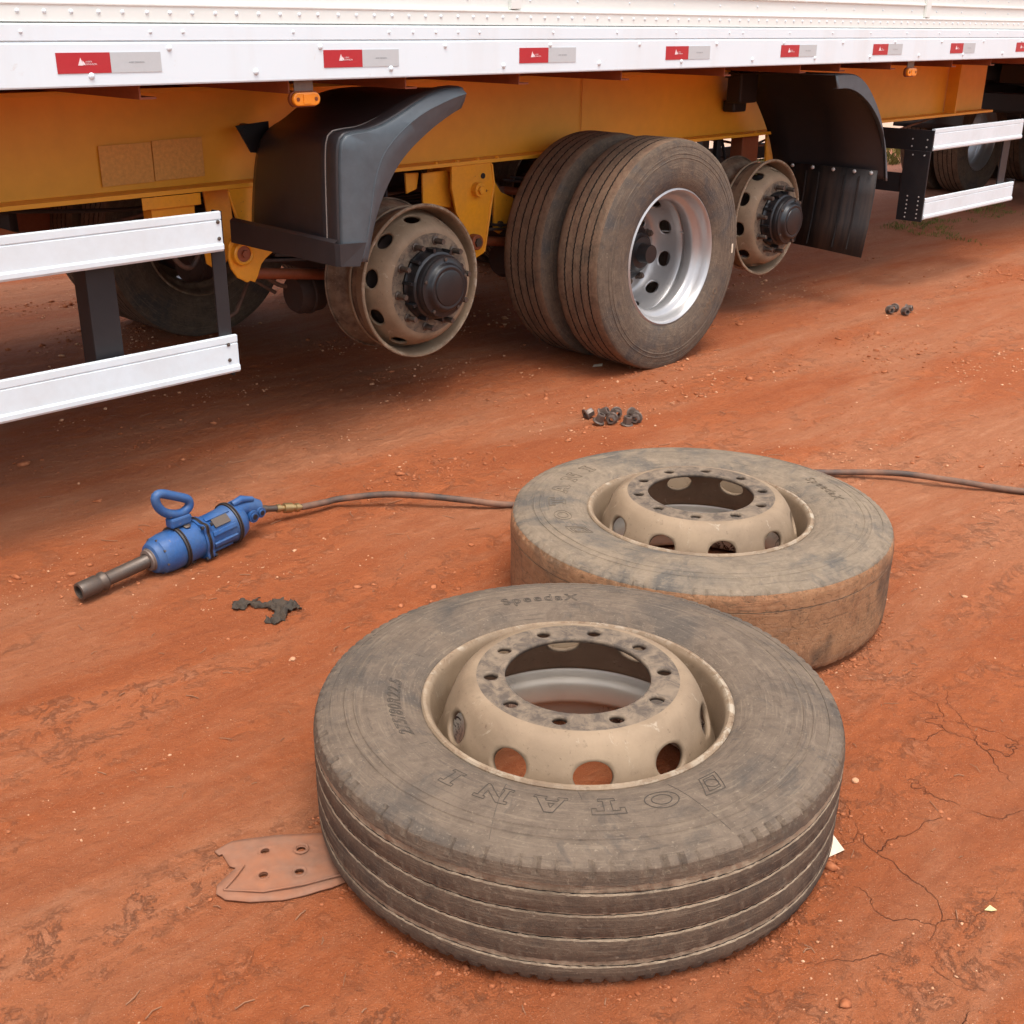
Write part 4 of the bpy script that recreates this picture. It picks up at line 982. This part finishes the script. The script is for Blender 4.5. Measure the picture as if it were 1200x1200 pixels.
# side marker lamps
def lamp(u):
    L = part_empty('marker_lamp', trailer, (u, -.012, 1.230))
    def stad(rx, rz, y0, y1, name, mat, bev):
        P = []
        for i in range(13): a = -PI / 2 + PI * i / 12; P.append((rx - rz + rz * math.cos(a), rz * math.sin(a)))
        for i in range(13): a = PI / 2 + PI * i / 12; P.append((-rx + rz + rz * math.cos(a), rz * math.sin(a)))
        b = B_(); b.prism(P, y0, y1); return b.build(name, mat, L, bevel=bev)
    stad(.056, .024, .0, .012, 'base', 'lampdark', .001); stad(.051, .020, -.014, .0, 'lens', 'amber', .004)
    b = B_(); b.box(-.014, .014, -.0165, -.014, -.014, .014); b.build('bulb_window', 'amber', L, bevel=.001)
    for x in (-.034, .034):
        b = B_(); b.cyl((x, -.0155, 0), (x, -.013, 0), .006, n=12); b.build('screw', 'lampdark', L)
    b = B_(); b.box(-.035, .035, .002, .006, .018, .058); b.box(-.035, .035, .002, .05, .054, .058); b.build('bracket', 'zinc', L)
lamp(-1.945); lamp(1.975)
# landing gear box near the front, past the guard
b = B_(); b.box(4.0, 6.2, .10, .16, 1.14, 1.20); b.box(4.30, 4.36, .16, .50, 1.10, 1.22); b.build('front_bracket', 'black', trailer, bevel=.004)

# ------------------------------------------------------------------ tractor under the front of the trailer
tr = thing('truck_tractor', 'black truck tractor coupled under the front of the trailer, at the right edge', 'truck', (0.69963 + math.cos(TH) * 8.05 + math.sin(TH) * (-1.25), 5.2186 + math.sin(TH) * 8.05 - math.cos(TH) * (-1.25), 0), (0, 0, TH))
b = B_()
for y in (-.42, .42): b.box(-1.9, 3.5, y - .04, y + .04, .74, .98)
for x in (-1.88, -.7, .6, 1.8): b.box(x, x + .1, -.38, .38, .78, .94)
b.build('frame', 'black', tr, bevel=.005)
b = B_(); b.box(-.9, .7, -.45, .45, 1.0, 1.12); b.box(-1.2, .9, -.30, .30, .98, 1.0); b.build('fifth_wheel', 'black', tr, bevel=.02)
b = B_(); b.box(-1.95, -1.88, -1.0, 1.0, .80, .94); b.box(-1.96, -1.90, -1.10, -.60, .62, .80); b.build('tail_bar', 'black', tr, bevel=.005)
for x in (-1.05, .3):
    for sgn in (-1, 1):
        for k, off_ in enumerate((.93, .60)):
            w = part_empty('wheel', tr, (x, sgn * (off_ + .12), .50), (PI / 2, 0, 0) if sgn < 0 else (-PI / 2, 0, 0))
            obj('tyre', ME['ty_road'], w, loc=(0, 0, -.12), rot=(0, 0, k + x)); obj('rim', ME['rim_silver'], w, solid=.006)
        P = smooth_poly([(x - .62, .60), (x - .60, .95), (x - .36, 1.13), (x, 1.17), (x + .36, 1.13), (x + .60, .95), (x + .62, .62)])
        b = B_(); v0 = sgn * .42; v1 = sgn * 1.08; sheet(b, [(-v0, P), (-v1, P)]); b.build('fender', 'plastic', tr, True, solid=.01)
b = B_(); b.box(1.0, 2.0, -1.15, -.6, .45, 1.05); b.box(1.0, 2.0, .6, 1.15, .45, 1.05); b.build('tank', 'black', tr, bevel=.06)
b = B_(); b.box(-1.8, 1.2, -1.02, -.95, 1.10, 1.20); b.box(-1.90, -1.55, -1.0, -.62, 1.02, 1.16); b.build('fender_bracket', 'black', tr, bevel=.006)
b = B_(); b.box(2.3, 4.2, -1.2, 1.2, .9, 3.6); b.build('cab', 'white', tr, bevel=.06)

# ------------------------------------------------------------------ impact wrench
az = math.radians(51.37)
wr = thing('impact_wrench', 'blue pneumatic impact wrench with long steel anvil lying on the ground', 'impact wrench', (-1.15, 2.803, .037), (0, 0, az))
wr.rotation_euler = Matrix.Rotation(az, 3, 'Z').to_euler()
core = Matrix.Rotation(-math.radians(3.9), 4, 'Y')
def RV(prof, n=40, shift=0): return prof, core @ Matrix.Rotation(PI / 2, 4, 'Y')
def rvx(name, mat, prof, n=40, bev=0):
    b = B_(); b.revolve([(r, x) for x, r in prof], n, core @ Matrix.Rotation(PI / 2, 4, 'Y')); return b.build(name, mat, wr, True)
rvx('socket', 'steel', [(.055, .012), (-.004, .016), (-.014, .0165), (-.016, .019), (-.014, .0245), (-.010, .0255), (.040, .0255), (.045, .023), (.050, .023), (.055, .0265), (.064, .0265), (.070, .021)], 32)
rvx('anvil', 'steel', [(.066, .0195), (.072, .0195), (.205, .0200), (.215, .026), (.218, .026)], 28)
rvx('nose_ring', 'zinc', [(.200, .022), (.202, .031), (.206, .032), (.208, .029), (.211, .033), (.215, .034), (.218, .028)])
rvx('hammer_case', 'blue', [(.212, .034), (.216, .043), (.224, .047), (.232, .049), (.236, .054), (.248, .0560), (.262, .0580), (.285, .0585), (.298, .0580)], 48)
rvx('gasket', 'gasket', [(.298, .055), (.298, .0640), (.302, .0650), (.303, .062), (.305, .062), (.306, .0650), (.310, .0640), (.310, .055)], 48)
rvx('front_housing', 'blue', [(.310, .0585), (.335, .0570), (.368, .0565)], 48)
def lobed(b, x0, x1, r, lob, n=64):
    vs = []; k = n
    for x in (x0, x1):
        for i in range(n):
            a = 2 * PI * i / n; rr = r + lob * max(0, math.cos(4 * (a - PI / 4))) ** 3
            vs.append(core @ Vector((x, rr * math.cos(a), rr * math.sin(a))))
    b.add(vs, [tuple(range(n))[::-1], tuple(range(n, 2 * n))] + [(i, (i + 1) % n, (i + 1) % n + n, i + n) for i in range(n)])
b = B_(); lobed(b, .366, .373, .061, .014); b.build('housing_flange', 'blue', wr, True)
b = B_(); lobed(b, .3735, .3775, .062, .014); lobed(b, .3795, .3835, .062, .014); b.build('gasket', 'gasket', wr, True)
b = B_(); lobed(b, .3778, .3792, .058, .012); b.build('spacer', 'steel', wr, True)
b = B_(); lobed(b, .384, .392, .060, .013); b.build('housing_flange', 'blue', wr, True)
rvx('motor_housing', 'blue', [(.392, .057), (.400, .0535), (.440, .0535), (.480, .0560), (.486, .059)], 48)
b = B_()
for a in (0.35, 1.25, 1.9, 2.8, 3.7, 4.7): b.box(.395, .480, -.008, .008, .050, .0605); \
    [b.v.__setitem__(i, tuple(core @ Matrix.Rotation(a, 4, 'X') @ Vector(b.v[i]))) for i in range(len(b.v) - 8, len(b.v))]
b.build('housing_rib', 'blue', wr, bevel=.003)
rvx('gasket', 'gasket', [(.486, .055), (.486, .064), (.490, .065), (.491, .061), (.493, .061), (.494, .065), (.498, .064), (.498, .055)], 48)
rvx('back_cap', 'blue', [(.498, .060), (.512, .058), (.528, .050), (.538, .036), (.542, .02), (.542, .0001)], 48)
b = B_(); b.tube([core @ Vector(p) for p in [(.515, .0, .030), (.545, .0, .033), (.575, -.004, .025), (.598, -.006, .012)]], [.032, .030, .027, .024], 18); b.build('throttle_handle', 'blue', wr, True)
b = B_(); b.tube([core @ Vector(p) for p in [(.505, -.012, .060), (.535, -.016, .066), (.575, -.018, .052)]], [.010, .012, .008], 10); b.build('throttle_lever', 'blue', wr, True)
for p, n_, r in (((.560, -.024, .004), (0, -1, 0), .019), ((.588, -.024, .006), (0, -1, 0), .016)):
    b = B_(); a = core @ Vector(p); d = (core.to_3x3() @ Vector(n_)); b.cyl(a, a + d * .012, r, n=20); b.cyl(a + d * .012, a + d * .016, r * .62, n=16); b.build('valve_knob', 'blue', wr, True)
    b = B_(); b.cyl(a + d * .0162, a + d * .0175, r * .45, n=14); b.build('valve_cap', 'black', wr, True)
b = B_()
for x, sgn in ((.361, -1), (.398, -1)):
    for a in (PI / 4, 3 * PI / 4, 5 * PI / 4, 7 * PI / 4):
        p = core @ Vector((x, .0705 * math.cos(a), .0705 * math.sin(a))); q = core @ Vector((x + (.008 if x < .38 else -.006), .0705 * math.cos(a), .0705 * math.sin(a))); b.cyl(p, q, .006, n=8)
b.build('flange_bolt', 'black', wr)
for k in range(8):
    b = B_(); a = 2 * PI * k / 8 + .2; p = core @ Vector((.2335, .0515 * math.cos(a), .0515 * math.sin(a))); q = core @ Vector((.239, .0515 * math.cos(a), .0515 * math.sin(a))); b.cyl(q, p, .0042, n=6); b.build('nose_bolt', 'steel', wr)
for a0_ in (.25, 2.9):
    b = B_(); M = core @ Matrix.Rotation(a0_, 4, 'X') @ Matrix.Translation((.338, 0, .0592)); b.revolve([(.011, 0), (.011, .003), (.008, .0045), (.0001, .0045)], 16, M); b.build('oil_plug', 'steel', wr, True)
b = B_(); M = core @ Matrix.Rotation(.75, 4, 'X'); b.add([M @ Vector(p) for p in [(.41, -.014, .0590), (.465, -.014, .0590), (.465, .014, .0590), (.41, .014, .0590), (.41, -.014, .055), (.465, -.014, .055), (.465, .014, .055), (.41, .014, .055)]], [(0, 1, 2, 3), (0, 4, 5, 1), (1, 5, 6, 2), (2, 6, 7, 3), (3, 7, 4, 0)]); b.build('rating_plate', 'steel', wr)
# carry handle
b = B_(); b.box(.284, .352, -.017, .017, .085, .114); b.build('handle_base', 'blue', wr, bevel=.006)
lp = smooth_poly([(.290, .138), (.268, .152), (.252, .178), (.250, .203), (.268, .208), (.300, .192), (.342, .171), (.360, .160), (.360, .138), (.335, .127), (.310, .130), (.290, .138)], 44)
b = B_(); b.tube([(x, 0, z - .010) for x, z in lp[:-1]], .0132, 12, closed=True); b.build('carry_handle', 'blue', wr, True)
# fittings
F0 = Vector((-.787, 3.305, .066)); F1 = Vector((-.735, 3.352, .05)); F2 = Vector((-.667, 3.402, .034))
iv = (Matrix.Translation(wr.location) @ Matrix.Rotation(az, 4, 'Z')).inverted()
def seg_tube(name, mat, A, B, prof, n=12):
    b = B_(); d = B - A; b.revolve([(r, x * d.length) for x, r in prof], n, Matrix.Translation(A) @ d.to_track_quat('Z', 'Y').to_matrix().to_4x4()); return b.build(name, mat, wr, True)
f0, f1, f2 = iv @ F0, iv @ F1, iv @ F2
seg_tube('inlet_nipple', 'steel', f0, f1, [(0, .001), (0, .012), (.5, .012), (.5, .010), (1, .010), (1, .001)])
seg_tube('hose_coupler', 'brass', f1, f2, [(0, .0001), (0, .013), (.15, .013), (.17, .009), (.28, .009), (.30, .016), (.62, .016), (.64, .011), (.74, .011), (.76, .014), (.9, .014), (.92, .009), (1, .009), (1, .0001)], 10)

# air hose
def catmull(P, n=12):
    P = [Vector(p) for p in P]; Q = [P[0] * 2 - P[1]] + P + [P[-1] * 2 - P[-2]]; o = []
    for i in range(1, len(Q) - 2):
        for k in range(n):
            t = k / n; a, b, c, d = Q[i - 1], Q[i], Q[i + 1], Q[i + 2]
            o.append(.5 * ((2 * b) + (c - a) * t + (2 * a - 5 * b + 4 * c - d) * t * t + (3 * b - a - 3 * c + d) * t ** 3))
    o.append(Q[-2]); return o
hp = [(-.667, 3.402, .034), (-.60, 3.46, .028), (-.554, 3.493, .027), (-.415, 3.497, .042), (-.276, 3.486, .042), (-.138, 3.486, .028), (.008, 3.492, .012), (.25, 3.54, .011), (.55, 3.66, .011), (.85, 3.80, .011), (1.119, 3.818, .012), (1.33, 3.780, .026), (1.513, 3.710, .026), (1.725, 3.650, .014), (2.1, 3.58, .010), (2.8, 3.7, .010), (3.6, 4.3, .010)]
b = B_(); b.tube(catmull(hp), .0105, 12); o = b.build('air_hose', 'hose', None, True); tag(o, 'dark rubber air hose running from the wrench past the flat wheels', 'hose')

# ------------------------------------------------------------------ nuts on the ground
def washer_nut(name, label, loc, rot, group, kind=0):
    t = thing(name, label, 'nut', loc, rot, group)
    b = B_(); b.revolve([(.0105, .030), (.0165, .030), (.0180, .027), (.0180, .002), (.0165, 0), (.0105, 0), (.0105, .030)], 6)
    b.build('hex_body', 'nut', t)
    b = B_(); b.revolve([(.0105, -.0062), (.0235, -.0062), (.0250, -.003), (.0225, .0006), (.0105, .0006), (.0105, -.0062)], 24); b.build('flange', 'nut', t, True)
    return t
G1 = 'wheel nuts dropped in front of the mounted tyres'
nuts = [((.293, 4.435, .015), (1.2, .4, 1.9), 'smallest lone nut left of the nut pile'),
        ((.337, 4.350, .018), (.25, .3, .4), 'nut standing upright at the left front of the pile'),
        ((.390, 4.372, .020), (1.5, .0, -.25), 'nut on its side in the pile with its bore facing forward'),
        ((.352, 4.405, .030), (.9, .5, .9), 'nut leaning at the back left of the pile'),
        ((.412, 4.440, .022), (1.5, .1, .15), 'nut at the back of the pile lying on its flange edge'),
        ((.448, 4.352, .007), (.05, .1, .2), 'flat nut with its flange down between pile and right pair'),
        ((.487, 4.385, .020), (1.45, .1, -.35), 'right-hand nut on its side with a bright bore'),
        ((.475, 4.435, .022), (1.4, .2, .5), 'nut behind the right-hand bright one')]
for l, r, lab in nuts: washer_nut('wheel_nut', lab, l, r, G1)
G2 = 'wheel nuts lying near the rear flap'
for l, r, lab in (((2.058, 6.32, .022), (1.5, 0, .1), 'left nut of the far row on open ground'), ((2.133, 6.29, .022), (1.5, 0, .15), 'middle nut of the far row, bore facing the viewer'), ((2.165, 6.36, .022), (1.4, .3, .9), 'right nut of the far row, turned sideways'), ((2.10, 6.37, .022), (1.5, 0, -.6), 'rear nut of the far row, behind the other three')):
    washer_nut('wheel_nut', lab, l, r, G2)

# ------------------------------------------------------------------ rags, plate, scraps
def crumple(name, label, poly, seed, h, cx, cy, mat='rag', cat='rag', res=22):
    rs = np.random.RandomState(seed); b = MB(); P = np.array(poly); x0, y0 = P.min(0); x1, y1 = P.max(0)
    def inside(x, y):
        c = False; n = len(P)
        for i in range(n):
            a, d = P[i], P[(i + 1) % n]
            if (a[1] > y) != (d[1] > y) and x < (d[0] - a[0]) * (y - a[1]) / (d[1] - a[1]) + a[0]: c = not c
        return c
    gx = np.linspace(x0, x1, res); gy = np.linspace(y0, y1, res); XX, YY = np.meshgrid(gx, gy)
    ZZ = np.abs(fbm(XX * 45 + 5, YY * 45 + 5, seed, 4, .6) - .5) * h * 3.2 + .002
    JX = XX + (fbm(XX * 60, YY * 60, seed + 7, 3) - .5) * .014; JY = YY + (fbm(XX * 60 + 9, YY * 60, seed + 8, 3) - .5) * .014
    vs = [(JX[j, i] + cx, JY[j, i] + cy, ZZ[j, i]) for j in range(res) for i in range(res)]
    fs = [(j * res + i, j * res + i + 1, (j + 1) * res + i + 1, (j + 1) * res + i) for j in range(res - 1) for i in range(res - 1) if inside((gx[i] + gx[i + 1]) / 2, (gy[j] + gy[j + 1]) / 2)]
    b.add(vs, fs); o = b.build(name, mat, None, True, solid=.0018); tag(o, label, cat); return o
crumple('torn_rag', 'dark crumpled rag, larger forked piece near the wrench', [(-.05, .03), (-.03, .022), (.0, .05), (.045, .045), (.075, .02), (.088, -.02), (.07, -.005), (.052, -.015), (.055, -.06), (.03, -.085), (0, -.075), (.02, -.05), (.015, -.02), (-.01, .005), (-.045, .005)], 3, .022, -.645, 2.765)
crumple('torn_rag', 'small dark rag scrap left of the larger rag', [(-.03, .0), (-.015, .03), (.015, .03), (.035, .05), (.022, .01), (.012, -.02), (-.015, -.025)], 9, .012, -.722, 2.782)
# flattened metal plate with four holes
def plate():
    t = thing('metal_plate', 'flat clay-covered metal plate with four holes beside the nearest tyre', 'plate', (0, 0, .003))
    P = [(-.556, 1.779), (-.531, 1.808), (-.50, 1.817), (-.392, 1.833), (-.33, 1.84), (-.285, 1.82), (-.27, 1.76), (-.290, 1.705), (-.320, 1.682), (-.36, 1.664), (-.405, 1.649), (-.46, 1.643), (-.505, 1.647), (-.525, 1.662), (-.529, 1.685), (-.505, 1.733), (-.518, 1.738), (-.540, 1.772), (-.545, 1.768)]
    bm = bmesh.new(); vs = [bm.verts.new((x, y, 0)) for x, y in P]; es = [bm.edges.new((vs[i], vs[(i + 1) % len(vs)])) for i in range(len(vs))]
    holes = [(-.459, 1.774), (-.393, 1.785), (-.449, 1.708), (-.385, 1.720)]
    for hx, hy in holes:
        hv = [bm.verts.new((hx + .0085 * math.cos(2 * PI * i / 16), hy + .0085 * math.sin(2 * PI * i / 16), 0)) for i in range(16)]
        es += [bm.edges.new((hv[i], hv[(i + 1) % 16])) for i in range(16)]
    bmesh.ops.triangle_fill(bm, edges=es, use_beauty=True)
    bmesh.ops.subdivide_edges(bm, edges=bm.edges, cuts=3, use_grid_fill=True)
    for v in bm.verts:
        v.co.z = .0025 + (float(vnoise(np.array(v.co.x * 18), np.array(v.co.y * 18), 5)) - .5) * .006
        d = min(math.hypot(v.co.x - hx, v.co.y - hy) for hx, hy in holes)
        if d < .012: v.co.z += .003
    for f in bm.faces: f.smooth = True
    bmesh.ops.recalc_face_normals(bm, faces=bm.faces)
    me = bpy.data.meshes.new('plate_sheet'); bm.to_mesh(me); bm.free(); me.materials.append(MAT['plate']); obj('plate_sheet', me, t, solid=.003)
    b = B_()
    for hx, hy in holes: b.revolve([(.0088, .002), (.0100, .0075), (.0125, .0085), (.0150, .0060)], 20, Matrix.Translation((hx, hy, 0)))
    b.build('hole_collar', 'plate', t, True)
    b = B_(); b.tube([(-.512, 1.668, .0075), (-.44, 1.664, .008), (-.37, 1.684, .008), (-.305, 1.712, .0075)], .0022, 6); b.tube([(-.49, 1.735, .0075), (-.500, 1.700, .0075), (-.512, 1.668, .0075)], .0022, 6); b.build('pressed_crease', 'plate', t, True)
plate()
def scrap(name, label, cat, P, z, mat, th=.0008):
    n = len(P); b = MB(); vs = [(x, y, zz) for x, y, zz in P]; b.add(vs, [tuple(range(n))]); o = b.build(name, mat, None, solid=th); tag(o, label, cat); return o
scrap('paper_scrap', 'cream paper scrap half under the right side of the nearest tyre', 'paper', [(.595, 1.775, .004), (.640, 1.800, .006), (.625, 1.835, .016), (.585, 1.82, .006)], 0, 'paper')
scrap('paper_scrap', 'small white paper scrap on the ground before the mounted tyres', 'paper', [(.362, 5.170, .006), (.405, 5.165, .012), (.410, 5.20, .014), (.370, 5.205, .006)], 0, 'paper')
scrap('dry_leaf', 'small pale yellow leaf on the cracked ground at lower right', 'leaf', [(.849, 1.642, .004), (.858, 1.634, .009), (.870, 1.640, .006), (.860, 1.648, .010)], 0, 'leaf')
rt_ = random.Random(8); b = MB()
for i in range(420):
    y = rt_.choice([rt_.uniform(1.4, 4), rt_.uniform(3.5, 7.5)]); x = rt_.uniform(-.45, .5) * y * 1.0 + (.3 if y > 4 else 0); a = rt_.uniform(0, 2 * PI); L = rt_.uniform(.008, .035) * (1 if y < 3 else 1.8)
    if math.hypot(x - .13, y - 1.945) < .52 or math.hypot(x - .504, y - 2.893) < .52: continue
    z = float(gheight(x, y)) + .002; k = rt_.uniform(-.3, .3)
    b.tube([(x, y, z), (x + L * .5 * math.cos(a), y + L * .5 * math.sin(a), z + .002), (x + L * math.cos(a + k), y + L * math.sin(a + k), z)], rt_.uniform(.0006, .0014), 5)
o = b.build('twigs', 'twig'); tag(o, 'thin dry twigs and straws scattered on the clay', 'twigs', kind='stuff')

# larger clods, each by itself
cl = MB(); cl.add(ico_v.tolist(), ico_f.tolist()); 
def clod_mesh(seed):
    bm = bmesh.new(); bmesh.ops.create_icosphere(bm, subdivisions=2, radius=1); r = random.Random(seed)
    off_ = [Vector((r.uniform(-1, 1), r.uniform(-1, 1), r.uniform(-1, 1))) for _ in range(7)]
    for v in bm.verts:
        s = 1
        for o_ in off_: s -= .22 * max(0, v.co.dot(o_.normalized()) - .55)
        v.co *= s * r.uniform(.92, 1.06)
    me = bpy.data.meshes.new('clod'); bm.to_mesh(me); bm.free(); me.materials.append(MAT['pebble2' if seed % 2 else 'pebble']); return me
cms = [clod_mesh(i) for i in range(4)]
clods = [(80, 665, 'pale flat clod beside the wrench socket', .014, -1.243, 2.966), (350, 774, 'pale clod on the bare ground left of the nearest tyre', .010, -.536, 2.5), (545, 632, 'clod on the ground in front of the bald wheel', .011, -.123, 3.2), (1020, 925, 'pale clod right of the nearest tyre', .010, .72, 2.02)]
for i, (_, _, lab, s, x, y) in enumerate(clods):
    o = obj('clod', cms[i], None, loc=(x, y, float(gheight(x, y)) + s * .25)); o.scale = (s, s * .8, s * .45); o.rotation_euler = (0, 0, i * 1.3); tag(o, lab, 'clod', 'larger clods on the clay')

# ------------------------------------------------------------------ background strip behind the trailer
def tpt(u, v): return (0.69963 + math.cos(TH) * u + math.sin(TH) * v, 5.2186 + math.sin(TH) * u - math.cos(TH) * v)
P = [(*tpt(-6, -4.6), .035), (*tpt(40, -4.6), .035), (*tpt(40, -7.2), .035), (*tpt(-6, -7.2), .035)]
b = MB(); b.add(P, [(0, 1, 2, 3)]); o = b.build('dirt_road', 'road'); o['kind'] = 'structure'
def tufts(name, label, n, u0, u1, v0, v1, hmin, hmax, seed, thr=.45):
    r = random.Random(seed); b = MB()
    for i in range(n):
        u = r.uniform(u0, u1); v = r.uniform(v0, v1); x, y = tpt(u, v)
        if float(fbm(np.array(x * 2.2), np.array(y * 2.2), seed, 3)) < thr: continue
        z = float(gheight(x, y))
        for k in range(5):
            a = r.uniform(0, 2 * PI); h = r.uniform(hmin, hmax); l = r.uniform(.3, .9) * h; w = .002 + h * .03; px, py = x + r.uniform(-.03, .03), y + r.uniform(-.03, .03)
            dx, dy = math.cos(a), math.sin(a)
            b.add([(px - dy * w, py + dx * w, z - .003), (px + dy * w, py - dx * w, z - .003), (px + dx * l * .5 + dy * w * .6, py + dy * l * .5 - dx * w * .6, z + h * .7), (px + dx * l, py + dy * l, z + h), (px + dx * l * .5 - dy * w * .6, py + dy * l * .5 + dx * w * .6, z + h * .7)], [(0, 1, 2, 3, 4)])
    o = b.build(name, 'grass'); tag(o, label, 'grass', kind='stuff')
tufts('grass', 'sparse green grass patch on the red ground right of the guard rails', 1500, 4.2, 7.0, -1.3, .5, .010, .032, 5, .52)
tufts('grass', 'low grass verge beyond the trailer by the pale road', 5000, 4.0, 16, -4.5, -3.4, .03, .10, 6, .40)
